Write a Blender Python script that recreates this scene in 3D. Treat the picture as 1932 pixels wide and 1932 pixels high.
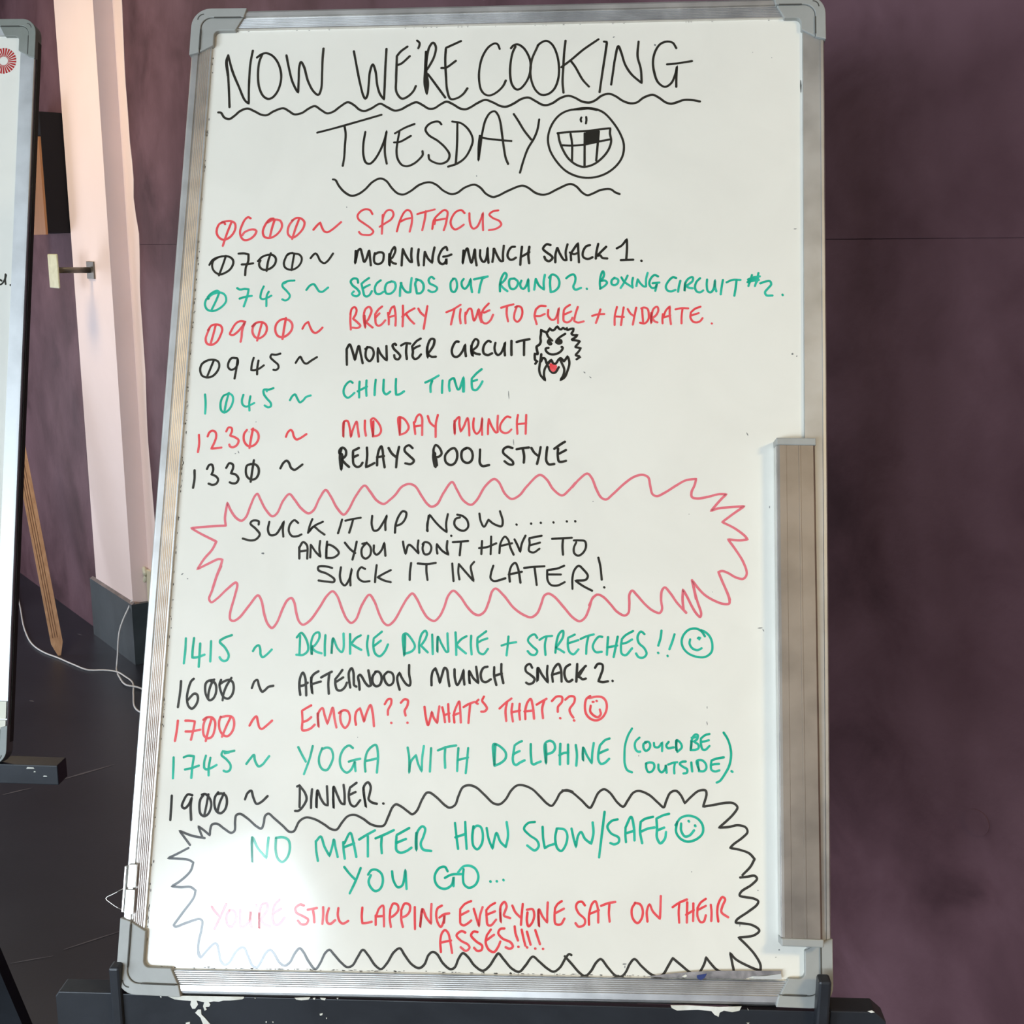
import bpy, bmesh, math, random
import numpy as np
from mathutils import Vector, Matrix, noise
random.seed(7)
sc = bpy.context.scene
for o in list(bpy.data.objects): bpy.data.objects.remove(o)

# ---------------------------------------------------------------- camera, exposure, lights
cam_d = bpy.data.cameras.new('camera'); cam = bpy.data.objects.new('camera', cam_d)
sc.collection.objects.link(cam); sc.camera = cam
cam_d.sensor_width = 36.0; cam_d.lens = 2227.0/1932.0*36.0; cam_d.clip_start = 0.02
cam.matrix_world = Matrix(((0.99998886, -0.00472064, 0.0, 0.0),
                           (0.00100997, 0.21394434, -0.97684533, 0.0),
                           (0.00461133, 0.97683445, 0.21394673, 1.5),
                           (0, 0, 0, 1)))
vs = sc.view_settings
sc.display_settings.display_device = 'sRGB'
vs.view_transform = 'Standard'; vs.look = 'None'; vs.gamma = 1.0; vs.use_curve_mapping = False
vs.exposure = -0.28
sc.cycles.max_bounces = 8; sc.cycles.diffuse_bounces = 4; sc.cycles.glossy_bounces = 4
sc.cycles.sample_clamp_indirect = 6.0
w = bpy.data.worlds.new('sky'); sc.world = w; w.use_nodes = True
w.node_tree.nodes['Background'].inputs[0].default_value = (0.62, 0.78, 1.0, 1)
w.node_tree.nodes['Background'].inputs[1].default_value = 1.0

# room frame: s runs along the purple wall towards the camera's right, off is the distance out of the wall
A0 = Vector((-1.733, 4.648, 0)); DS = Vector((0.61193116, -0.79091103, 0)); DN = Vector((-0.79091103, -0.61193116, 0))
ZZ = Vector((0, 0, 1))
def WP(s, off, z): return A0 + DS*s + DN*off + ZZ*z
def area(name, loc, direction, sx, sy, power, col, up=ZZ):
    l = bpy.data.lights.new(name, 'AREA'); l.shape = 'RECTANGLE'; l.size = sx; l.size_y = sy
    l.energy = power; l.color = col
    o = bpy.data.objects.new(name, l); sc.collection.objects.link(o)
    zax = -Vector(direction).normalized(); xax = up.cross(zax)
    if xax.length < 1e-4: xax = DS.copy()
    xax.normalize(); yax = zax.cross(xax)
    m = Matrix((xax, yax, zax)).transposed().to_4x4(); m.translation = loc
    o.matrix_world = m
    return o
WIN = [(6.62, 7.5, 0.95, 2.32, 155), (5.5, 6.45, 0.95, 1.86, 140), (2.7, 5.0, 0.05, 2.25, 235)]      # windows in the wall behind the photographer: (s0, s1, z0, z1, power)
for i, (s0, s1, z0, z1, pw) in enumerate(WIN):
    area('daylight_through_window', WP((s0+s1)/2, 6.06, (z0+z1)/2), -DN, s1-s0, z1-z0, pw, (0.75, 0.88, 1.0))
SIDE_FILL = (0.9, 2.5, 0.10, 1.45)      # added low window, unseen, to brighten the lower left wall: (off0, off1, z0, z1)
area('side_fill_light', WP(-1.66, (SIDE_FILL[0]+SIDE_FILL[1])/2, (SIDE_FILL[2]+SIDE_FILL[3])/2), DS, SIDE_FILL[1]-SIDE_FILL[0], SIDE_FILL[3]-SIDE_FILL[2], 68, (0.80, 0.88, 1.0))
LAMPS = [(-2.2, 3.6, 26), (1.7, -0.5, 54)]   # warm ceiling lamps: (x, y, power)
for (x, y, pw) in LAMPS:
    area('ceiling_lamp_light', Vector((x, y, 2.665)), Vector((0, 0, -1)), 0.5, 0.5, pw, (1.0, 0.79, 0.46))

# ---------------------------------------------------------------- materials
def mat(name, col, rough=0.5, metal=0.0, spec=0.5):
    m = bpy.data.materials.new(name); m.use_nodes = True
    b = m.node_tree.nodes['Principled BSDF']
    b.inputs['Base Color'].default_value = (*col, 1); b.inputs['Roughness'].default_value = rough
    b.inputs['Metallic'].default_value = metal; b.inputs['Specular IOR Level'].default_value = spec
    return m
def N(m, t, **kw):
    n = m.node_tree.nodes.new(t)
    for k, v in kw.items():
        if k in n.inputs: n.inputs[k].default_value = v
        else: setattr(n, k, v)
    return n
def L(m, a, b): m.node_tree.links.new(a, b)
def P(m): return m.node_tree.nodes['Principled BSDF']
def coords(m, scale=(1, 1, 1), rot=(0, 0, 0)):
    g = N(m, 'ShaderNodeNewGeometry'); mp = N(m, 'ShaderNodeMapping')
    mp.inputs['Scale'].default_value = scale; mp.inputs['Rotation'].default_value = rot
    L(m, g.outputs['Position'], mp.inputs['Vector']); return mp.outputs[0]
def ramp(m, fac, stops):
    r = N(m, 'ShaderNodeValToRGB'); e = r.color_ramp.elements
    while len(e) < len(stops): e.new(0.5)
    for el, (p_, c_) in zip(e, stops): el.position = p_; el.color = (*c_, 1)
    L(m, fac, r.inputs[0]); return r.outputs[0]
def mottle(m, lo, hi, scale=4.0, detail=6.0, rough=0.6, dist=0.6, cs=(1, 1, 1), bump=0.0, bscale=40.0, bd=0.002, mid=None):
    v = coords(m, cs)
    n = N(m, 'ShaderNodeTexNoise', Scale=scale, Detail=detail, Roughness=rough, Distortion=dist)
    L(m, v, n.inputs['Vector'])
    st = [(0.3, lo), (0.7, hi)] if mid is None else [(0.3, lo), (0.5, mid), (0.7, hi)]
    L(m, ramp(m, n.outputs[0], st), P(m).inputs['Base Color'])
    if bump:
        n2 = N(m, 'ShaderNodeTexNoise', Scale=bscale, Detail=4.0); L(m, v, n2.inputs['Vector'])
        b = N(m, 'ShaderNodeBump', Strength=bump, Distance=bd); L(m, n2.outputs[0], b.inputs['Height'])
        L(m, b.outputs[0], P(m).inputs['Normal'])
    return m

M = {}
# trowelled purple wall: broad smeared patches over fine mottling
m = mat('purple_plaster', (0.1, 0.06, 0.08), 0.66, spec=0.15); M['purple'] = m
v = coords(m, (1, 1, 0.9), (0, 0, 0.3))
n0 = N(m, 'ShaderNodeTexNoise', Scale=2.6, Detail=3.0, Distortion=0.5, Roughness=0.55); L(m, v, n0.inputs['Vector'])
n1 = N(m, 'ShaderNodeTexNoise', Scale=7.0, Detail=5.0, Distortion=0.35, Roughness=0.55); L(m, v, n1.inputs['Vector'])
n2 = N(m, 'ShaderNodeTexVoronoi', Scale=5.0); n2.feature = 'SMOOTH_F1'
mx = N(m, 'ShaderNodeMix', data_type='VECTOR'); mx.inputs[0].default_value = 0.25
L(m, v, mx.inputs[4]); L(m, n1.outputs['Color'], mx.inputs[5]); L(m, mx.outputs[1], n2.inputs['Vector'])
a1 = N(m, 'ShaderNodeMath', operation='MULTIPLY'); a1.inputs[1].default_value = 0.45; L(m, n0.outputs[0], a1.inputs[0])
a2 = N(m, 'ShaderNodeMath', operation='MULTIPLY_ADD'); a2.inputs[1].default_value = 0.35; L(m, n1.outputs[0], a2.inputs[0]); L(m, a1.outputs[0], a2.inputs[2])
a3 = N(m, 'ShaderNodeMath', operation='MULTIPLY_ADD'); a3.inputs[1].default_value = 0.3; L(m, n2.outputs['Distance'], a3.inputs[0]); L(m, a2.outputs[0], a3.inputs[2])
L(m, ramp(m, a3.outputs[0], [(0.36, (0.062, 0.028, 0.034)), (0.50, (0.102, 0.049, 0.059)), (0.66, (0.150, 0.078, 0.093))]), P(m).inputs['Base Color'])
n3 = N(m, 'ShaderNodeTexNoise', Scale=55.0, Detail=6.0); L(m, v, n3.inputs['Vector'])
bp_ = N(m, 'ShaderNodeBump', Strength=0.35, Distance=0.002); L(m, n3.outputs[0], bp_.inputs['Height']); L(m, bp_.outputs[0], P(m).inputs['Normal'])

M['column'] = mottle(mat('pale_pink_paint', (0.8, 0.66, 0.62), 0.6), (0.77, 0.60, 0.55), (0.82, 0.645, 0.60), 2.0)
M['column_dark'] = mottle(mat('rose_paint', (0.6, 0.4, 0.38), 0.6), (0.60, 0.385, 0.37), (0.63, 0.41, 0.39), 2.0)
M['plinth'] = mottle(mat('slate_paint', (0.05, 0.055, 0.06), 0.35), (0.035, 0.042, 0.046), (0.06, 0.068, 0.072), 5.0, bump=0.2)
M['plinth_edge'] = mottle(mat('lit_plinth_edge', (0.2, 0.16, 0.15), 0.5), (0.10, 0.085, 0.085), (0.24, 0.19, 0.18), 14.0)  # paler copy of the slate for the lit top of the plinth
M['floor'] = mottle(mat('dark_floor', (0.03, 0.028, 0.03), 0.38, spec=0.4), (0.014, 0.0155, 0.024), (0.022, 0.024, 0.035), 3.0, bump=0.15, bscale=120, bd=0.0008)
M['scratch'] = mat('pale_scuff', (0.10, 0.09, 0.10), 0.5)
M['ceiling'] = mat('ceiling_white', (0.7, 0.66, 0.6), 0.8)
M['room_wall'] = mottle(mat('room_wall_paint', (0.2, 0.15, 0.17), 0.7), (0.20, 0.15, 0.17), (0.25, 0.19, 0.21), 2.0)
M['winframe'] = mat('window_frame_white', (0.7, 0.7, 0.68), 0.4)
M['lampglass'] = mat('lamp_diffuser', (0.9, 0.8, 0.6), 0.4)
P(M['lampglass']).inputs['Emission Color'].default_value = (1.0, 0.72, 0.42, 1); P(M['lampglass']).inputs['Emission Strength'].default_value = 2.0
M['glass'] = mat('window_glass', (1, 1, 1), 0.0); P(M['glass']).inputs['Transmission Weight'].default_value = 1.0; P(M['glass']).inputs['IOR'].default_value = 1.0; P(M['glass']).inputs['Specular IOR Level'].default_value = 0.0

# enamel writing surface: glossy, with a faintly uneven sheet so that reflections waver; faint wiping smears
m = mat('whiteboard_enamel', (0.77, 0.742, 0.655), 0.13, spec=0.5); M['enamel'] = m
v = coords(m)
nz = N(m, 'ShaderNodeTexNoise', Scale=2.6, Detail=1.5, Distortion=0.8); L(m, v, nz.inputs['Vector'])
bb = N(m, 'ShaderNodeBump', Strength=0.55, Distance=0.012); L(m, nz.outputs[0], bb.inputs['Height']); L(m, bb.outputs[0], P(m).inputs['Normal'])
nc = N(m, 'ShaderNodeTexNoise', Scale=9.0, Detail=5.0, Distortion=1.0); L(m, v, nc.inputs['Vector'])
L(m, ramp(m, nc.outputs[0], [(0.25, tuple(c*0.95 for c in (0.77, 0.742, 0.655))), (0.6, (0.77, 0.742, 0.655))]), P(m).inputs['Base Color'])

def ink(name, dark, pale, rough=0.13):
    m = mat(name, dark, rough, spec=0.5)
    at = N(m, 'ShaderNodeAttribute'); at.attribute_name = 'ink'
    v = coords(m); n = N(m, 'ShaderNodeTexNoise', Scale=160.0, Detail=3.0); L(m, v, n.inputs['Vector'])
    s = N(m, 'ShaderNodeMath', operation='MULTIPLY_ADD'); s.inputs[1].default_value = 0.5; s.inputs[2].default_value = -0.25
    L(m, n.outputs[0], s.inputs[0])
    q = N(m, 'ShaderNodeMath', operation='ADD'); q.use_clamp = True; L(m, s.outputs[0], q.inputs[0]); L(m, at.outputs['Fac'], q.inputs[1])
    L(m, ramp(m, q.outputs[0], [(0.0, dark), (1.0, pale)]), P(m).inputs['Base Color'])
    L(m, bbn(m), P(m).inputs['Normal'])
    return m
def bbn(m):
    v = coords(m); nz = N(m, 'ShaderNodeTexNoise', Scale=2.6, Detail=1.5, Distortion=0.8); L(m, v, nz.inputs['Vector'])
    bb = N(m, 'ShaderNodeBump', Strength=0.55, Distance=0.012); L(m, nz.outputs[0], bb.inputs['Height']); return bb.outputs[0]
M['k'] = ink('black_marker_ink', (0.012, 0.010, 0.006), (0.035, 0.030, 0.020))
M['b'] = ink('thin_black_marker_ink', (0.028, 0.026, 0.022), (0.06, 0.055, 0.045))
M['r'] = ink('red_marker_ink', (0.74, 0.045, 0.05), (0.80, 0.13, 0.14))
M['p'] = ink('rose_marker_ink', (0.68, 0.13, 0.16), (0.74, 0.19, 0.22))
M['g'] = ink('green_marker_ink', (0.0, 0.33, 0.20), (0.045, 0.52, 0.37))
M['logo'] = mat('logo_red', (0.42, 0.02, 0.02), 0.2)
M['smudge'] = mat('smudge_grey', (0.18, 0.18, 0.17), 0.4)
M['smear'] = mottle(mat('ink_smear', (0.2, 0.19, 0.19), 0.4), (0.10, 0.095, 0.10), (0.34, 0.31, 0.30), 60.0)
M['blue'] = mat('blue_ink_blot', (0.02, 0.035, 0.14), 0.4)

def metal(name, col, rough):
    m = mat(name, col, rough, metal=1.0)
    v = coords(m); n = N(m, 'ShaderNodeTexNoise', Scale=25.0, Detail=5.0); L(m, v, n.inputs['Vector'])
    r = N(m, 'ShaderNodeMapRange'); r.inputs[3].default_value = rough*0.75; r.inputs[4].default_value = rough*1.35
    L(m, n.outputs[0], r.inputs[0]); L(m, r.outputs[0], P(m).inputs['Roughness'])
    L(m, ramp(m, n.outputs[0], [(0.3, tuple(c*0.82 for c in col)), (0.6, col)]), P(m).inputs['Base Color'])
    return m
M['alu'] = metal('brushed_aluminium', (0.74, 0.72, 0.69), 0.36)
M['alu_dull'] = metal('dull_aluminium', (0.37, 0.32, 0.27), 0.48)
M['alu_satin'] = metal('satin_grey_aluminium', (0.55, 0.55, 0.54), 0.5)
M['chrome'] = metal('chrome_wire', (0.8, 0.78, 0.72), 0.15)
M['steel'] = mat('dark_steel', (0.16, 0.14, 0.12), 0.4, metal=0.6)
M['cap'] = mottle(mat('grey_plastic', (0.30, 0.30, 0.28), 0.45), (0.29, 0.29, 0.265), (0.34, 0.34, 0.315), 20.0, bump=0.05)
M['cap_dark'] = mottle(mat('grey_green_plastic', (0.20, 0.21, 0.18), 0.45), (0.19, 0.20, 0.17), (0.24, 0.25, 0.22), 20.0)
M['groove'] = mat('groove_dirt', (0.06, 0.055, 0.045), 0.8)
M['cap_pale'] = mat('pale_translucent_plastic', (0.5, 0.5, 0.48), 0.35)
M['back'] = mat('board_backing', (0.12, 0.11, 0.10), 0.7)
M['black'] = mottle(mat('black_painted_wood', (0.02, 0.02, 0.023), 0.4, spec=0.4), (0.017, 0.018, 0.021), (0.028, 0.030, 0.035), 12.0, bump=0.25, bscale=90, bd=0.0008)
M['speaker_black'] = mat('speaker_black', (0.005, 0.004, 0.006), 0.6, spec=0.2)
M['chip'] = mottle(mat('bare_primer', (0.78, 0.76, 0.68), 0.6), (0.60, 0.57, 0.46), (0.86, 0.84, 0.76), 40.0)
M['wood'] = mottle(mat('pine', (0.40, 0.22, 0.11), 0.5), (0.34, 0.175, 0.085), (0.50, 0.29, 0.16), 10.0, cs=(6, 6, 0.6))
M['wood_veneer'] = mottle(mat('orange_veneer', (0.3, 0.13, 0.045), 0.5), (0.24, 0.10, 0.035), (0.30, 0.13, 0.05), 6.0, cs=(4, 4, 0.6))
M['wood_groove'] = mat('wood_groove', (0.13, 0.055, 0.025), 0.7)
M['cream'] = mottle(mat('cream_plastic', (0.55, 0.52, 0.33), 0.5), (0.46, 0.43, 0.25), (0.60, 0.58, 0.38), 25.0)
M['cable'] = mat('white_cable', (0.55, 0.53, 0.52), 0.45)
M['clip'] = mat('cream_clip', (0.62, 0.57, 0.42), 0.35)

# ---------------------------------------------------------------- mesh helpers
def link(name, me, m, parent=None, smooth=False):
    o = bpy.data.objects.new(name, me); sc.collection.objects.link(o)
    if m is not None:
        for mm in (m if isinstance(m, (list, tuple)) else [m]): me.materials.append(mm)
    if smooth:
        for p_ in me.polygons: p_.use_smooth = True
    if parent is not None: o.parent = parent
    return o
def obj(name, verts, faces, m, parent=None, smooth=False, flip=True):
    me = bpy.data.meshes.new(name); me.from_pydata([tuple(v) for v in verts], [], faces)
    if flip:
        b = bmesh.new(); b.from_mesh(me); bmesh.ops.recalc_face_normals(b, faces=b.faces); b.to_mesh(me); b.free()
    me.update(); return link(name, me, m, parent, smooth)
def empty(name, label, cat, mw=None, group=None):
    o = bpy.data.objects.new(name, None); sc.collection.objects.link(o); o.empty_display_size = 0.05
    if mw is not None: o.matrix_world = mw
    o['label'] = label; o['category'] = cat
    if group: o['group'] = group
    return o
class MB:
    def __init__(s): s.v = []; s.f = []
    def poly(s, vs_): i = len(s.v); s.v += [Vector(q) for q in vs_]; s.f.append(list(range(i, i+len(vs_))))
    def prism(s, poly, e0, e1):       # poly: list of 3D points of one end; e0,e1 offsets
        i = len(s.v); n = len(poly); e0 = Vector(e0); e1 = Vector(e1)
        s.v += [Vector(q)+e0 for q in poly] + [Vector(q)+e1 for q in poly]
        s.f.append(list(range(i, i+n))[::-1]); s.f.append(list(range(i+n, i+2*n)))
        for k in range(n): s.f.append([i+k, i+(k+1) % n, i+n+(k+1) % n, i+n+k])
    def box(s, o, a, b, c):           # origin corner + three edge vectors
        o, a, b, c = map(Vector, (o, a, b, c)); s.prism([o, o+a, o+a+b, o+b], (0, 0, 0), c)
    def tube(s, pts, r, n=8):
        pts = [Vector(q) for q in pts]; i = len(s.v); up = Vector((0.13, 0.21, 0.97))
        for k, q in enumerate(pts):
            t = (pts[min(k+1, len(pts)-1)]-pts[max(k-1, 0)]).normalized()
            if abs(t.dot(up)) > 0.95: up2 = Vector((1, 0, 0))
            else: up2 = up
            a = t.cross(up2).normalized(); b = t.cross(a)
            for j in range(n):
                th = 2*math.pi*j/n; s.v.append(q+a*(r*math.cos(th))+b*(r*math.sin(th)))
        for k in range(len(pts)-1):
            for j in range(n):
                s.f.append([i+k*n+j, i+k*n+(j+1) % n, i+(k+1)*n+(j+1) % n, i+(k+1)*n+j])
        s.f.append([i+j for j in range(n)][::-1]); s.f.append([i+(len(pts)-1)*n+j for j in range(n)])
    def build(s, name, m, parent=None, smooth=False): return obj(name, s.v, s.f, m, parent, smooth)
def bevel(o, wd, seg=2):
    md = o.modifiers.new('bevel', 'BEVEL'); md.width = wd; md.segments = seg; md.limit_method = 'ANGLE'; md.angle_limit = math.radians(40)
    return o
def struct(o): o['kind'] = 'structure'; return o
def catmull(pts, step):
    if len(pts) == 1: return pts
    if len(pts) == 2:
        return [pts[0], pts[1]]
    out = []; P_ = [2*pts[0]-pts[1]] + pts + [2*pts[-1]-pts[-2]]
    for i in range(1, len(P_)-2):
        p0, p1, p2, p3 = P_[i-1:i+3]; d01 = max((p1-p0).length, 1e-6)**0.5; d12 = max((p2-p1).length, 1e-6)**0.5; d23 = max((p3-p2).length, 1e-6)**0.5
        m1 = (p2-p1) + d12*((p1-p0)/d01-(p2-p0)/(d01+d12)); m2 = (p2-p1) + d12*((p3-p2)/d23-(p3-p1)/(d12+d23))
        n = max(2, int((p2-p1).length/step)+1)
        for k in range(n):
            t = k/n; t2 = t*t; t3 = t2*t
            out.append((2*t3-3*t2+1)*p1+(t3-2*t2+t)*m1+(-2*t3+3*t2)*p2+(t3-t2)*m2)
    out.append(pts[-1]); return out

# ---------------------------------------------------------------- the room
def quadbox(name, s0, s1, o0, o1, z0, z1, m, parent=None):
    b = MB(); b.box(WP(s0, o0, z0), DS*(s1-s0), DN*(o1-o0), ZZ*(z1-z0)); return b.build(name, m, parent)
CZ = 2.70; S0, S1, OW = -1.6, 9.6, 6.0
struct(quadbox('floor', S0-.1, S1+.1, -0.2, OW+.1, -0.1, 0.0, M['floor']))
struct(quadbox('ceiling', S0-.1, S1+.1, -0.2, OW+.1, CZ, CZ+0.1, M['ceiling']))
SEAM = 1.5235
wl = struct(quadbox('wall_left', S0, 0.30, -0.15, 0.0, 0, CZ, M['purple']))
# right stretch of the same wall, built of two tall sheets that meet in a hairline seam
wr = struct(quadbox('wall_right', 0.50, S1, -0.2, -0.0495, 0, CZ, M['purple']))
pl = quadbox('wall_panel', 0.575, S1, -0.05, -0.047, 0.0, SEAM-0.0006, M['purple'], wr)
pu = quadbox('wall_panel', 0.575, S1, -0.05, -0.0467, SEAM+0.0006, CZ, M['purple'], wr)
for o in (pl,): pass
cc = WP(3.892, -0.0468, 0.686); b = MB()      # round filled hole, lower right of the wall
b.prism([cc+DS*(0.020*math.cos(t*math.pi/14))+ZZ*(0.020*math.sin(t*math.pi/14)) for t in range(28)], (0, 0, 0), DN*0.0012); b.build('filled_hole', M['purple'], wr)
b = MB(); o0, o1, z0, z1 = SIDE_FILL
b.box(WP(S0-.1, -.2, 0), DS*.1, DN*(o0+.2), ZZ*CZ); b.box(WP(S0-.1, o1, 0), DS*.1, DN*(OW-o1), ZZ*CZ)
b.box(WP(S0-.1, o0, 0), DS*.1, DN*(o1-o0), ZZ*z0); b.box(WP(S0-.1, o0, z1), DS*.1, DN*(o1-o0), ZZ*(CZ-z1)); struct(b.build('wall_side', M['room_wall']))
b = MB(); b.box(WP(S0-.04, o0, z0), DS*.04, DN*.05, ZZ*(z1-z0)); b.box(WP(S0-.04, o1-.05, z0), DS*.04, DN*.05, ZZ*(z1-z0))
b.box(WP(S0-.04, o0+.05, z0), DS*.04, DN*(o1-o0-.1), ZZ*.05); b.box(WP(S0-.04, o0+.05, z1-.05), DS*.04, DN*(o1-o0-.1), ZZ*.05); struct(b.build('window_4', M['winframe']))  # frame of the added side window
struct(quadbox('wall_far', S1, S1+0.1, -0.2, OW, 0, CZ, M['room_wall']))
# wall behind the photographer with its window openings
b = MB(); xs = S0-.1
for (s0, s1, z0, z1, pw) in sorted(WIN):
    b.box(WP(xs, OW, 0), DS*(s0-xs), DN*0.16, ZZ*CZ); b.box(WP(s0, OW, 0), DS*(s1-s0), DN*0.16, ZZ*z0)
    b.box(WP(s0, OW, z1), DS*(s1-s0), DN*0.16, ZZ*(CZ-z1)); xs = s1
b.box(WP(xs, OW, 0), DS*(S1+.1-xs), DN*0.16, ZZ*CZ)
struct(b.build('wall_back', M['room_wall']))
for i, (s0, s1, z0, z1, pw) in enumerate(sorted(WIN)):
    b = MB(); t = 0.05
    b.box(WP(s0, OW+.01, z0), DS*(s1-s0), DN*0.05, ZZ*t); b.box(WP(s0, OW+.01, z1-t), DS*(s1-s0), DN*0.05, ZZ*t)
    b.box(WP(s0, OW+.01, z0+t), DS*t, DN*0.05, ZZ*(z1-z0-2*t)); b.box(WP(s1-t, OW+.01, z0+t), DS*t, DN*0.05, ZZ*(z1-z0-2*t))
    b.box(WP((s0+s1)/2-.03, OW+.01, z0+t), DS*0.06, DN*0.04, ZZ*(z1-z0-2*t))
    fr = struct(b.build('window_%d' % (i+1), M['winframe']))
for (x, y, pw) in LAMPS:
    e = empty('ceiling_lamp', 'square warm ceiling lamp ' + ('over the pale pilaster' if x < 0 else 'to the right of the boards'), 'lamp', Matrix.Translation((x, y, 2.7)), 'ceiling lamps')
    b = MB(); b.box((-.29, -.29, -.02), (.58, 0, 0), (0, .58, 0), (0, 0, .0199)); b.build('housing', M['winframe'], e)
    b = MB(); b.box((-.26, -.26, -.028), (.52, 0, 0), (0, .52, 0), (0, 0, .0075)); b.build('diffuser', M['lampglass'], e)

# pink pilaster: pale face, return in the same paint, pale strip of wall beyond with a wavering brushed paint edge
c0, c1 = 0.1743, 0.5745
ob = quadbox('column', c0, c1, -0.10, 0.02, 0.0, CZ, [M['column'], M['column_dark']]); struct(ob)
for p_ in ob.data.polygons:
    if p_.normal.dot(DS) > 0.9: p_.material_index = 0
b = MB(); zs = np.linspace(0.0, CZ, 46); edge = []
ctrl = [(0, .655), (0.30, .660), (0.45, .672), (0.60, .668), (0.85, .650), (1.10, .668), (1.35, .662), (1.55, .690), (1.66, .655), (1.75, .672), (1.85, .655), (2.1, .650), (2.3, .662), (2.7, .668)]
for z in zs:
    sv = float(np.interp(z, [c[0] for c in ctrl], [c[1] for c in ctrl])) + 0.004*noise.noise(Vector((0, 3.1, z*9)))
    edge.append(sv)
pts = [WP(c1, -0.0467, z) for z in zs] + [WP(e_, -0.0467, z) for e_, z in zip(edge[::-1], zs[::-1])]
bb_ = MB()
for k in range(len(zs)-1):
    bb_.prism([WP(c1, -0.0467, zs[k]), WP(edge[k], -0.0467, zs[k]), WP(edge[k+1], -0.0467, zs[k+1]), WP(c1, -0.0467, zs[k+1])], (0, 0, 0), DN*0.0012)
bb_.build('painted_strip', M['column'], ob)
# slate plinth round the pilaster's foot, top chamfer coloured paler for the light on it
pz = 0.232; q0, q1, qo = 0.1335, 0.5925, 0.0318
b = MB(); b.box(WP(q0, -0.0, 0), DS*(q1-q0), DN*qo, ZZ*pz); b.box(WP(c1, -0.047, 0), DS*(q1-c1), DN*0.048, ZZ*pz)
b.box(WP(q1, -0.047, 0), DS*0.62, DN*0.018, ZZ*pz)
pn = b.build('baseboard_column', M['plinth']); struct(pn)
b = MB(); b.prism([WP(q0, 0.0195, pz+.0075), WP(q0, qo, pz), WP(q0, 0.0195, pz)], (0, 0, 0), DS*(q1-q0))
b.prism([WP(q0, 0.0, pz), WP(q0, qo, pz), WP(q0, qo, pz+.0012), WP(q0, 0.0, pz+.0012)], (0, 0, 0), DS*(q1-q0))
b.prism([WP(q1, -0.046, pz), WP(q1, -0.029, pz), WP(q1, -0.046, pz+.006)], (0, 0, 0), DS*0.62)
b.build('lit_top_edge', M['plinth_edge'], pn)

# ---------------------------------------------------------------- whiteboards
def frame_matrix(o, u, v, n):
    m = Matrix((Vector(u), Vector(v), Vector(n))).transposed().to_4x4(); m.translation = Vector(o); return m
BU, BV, BN = Vector((0.99804559, -0.06244289, 0.00242566)), Vector((0.02050163, 0.36385899, 0.93122839)), Vector((-0.05903119, -0.92935866, 0.36442805))
BM = frame_matrix((-0.03608628, 1.01168451, 0.82475971), BU, BV, BN)
# rail section: (distance in from the outer edge, height above the writing surface); lip, groove, ribs
RIB = [(0, -.011), (0, .0015), (.0015, .0042), (.0035, .0049), (.0080, .0046), (.0086, .0022), (.0098, .0022)]
k = .0102
while k < .0215: RIB += [(k, .0034), (k+.0008, .0027), (k+.0012, .0027)]; k += .0019
RIB += [(.0222, .0032), (.0226, -.0004), (.0226, -.011)]
RIBB = [(-.0012, -.011), (-.0012, .0012), (.0008, .0040), (.0030, .0046), (.0084, .0046), (.0088, .0024), (.0098, .0024)] + RIB[7:]
RIBB = RIBB
FLAT = [(0, -.011), (0, .003), (.0012, .0042), (.0040, .0044), (.0044, .0036), (.0222, .0036), (.0226, -.0004), (.0226, -.011)]
def rail(p, q, inward, prof, m, parent, name='frame_rail'):
    """p,q outer-edge end points (u,v); inward unit vector"""
    p, q, w_ = Vector(p), Vector(q), Vector(inward); d_ = (q-p)
    a = [Vector((p.x+w_.x*t, p.y+w_.y*t, h)) for t, h in prof]
    b = MB(); b.prism(a, (0, 0, 0), (d_.x, d_.y, 0)); return b.build(name, m, parent)
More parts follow.
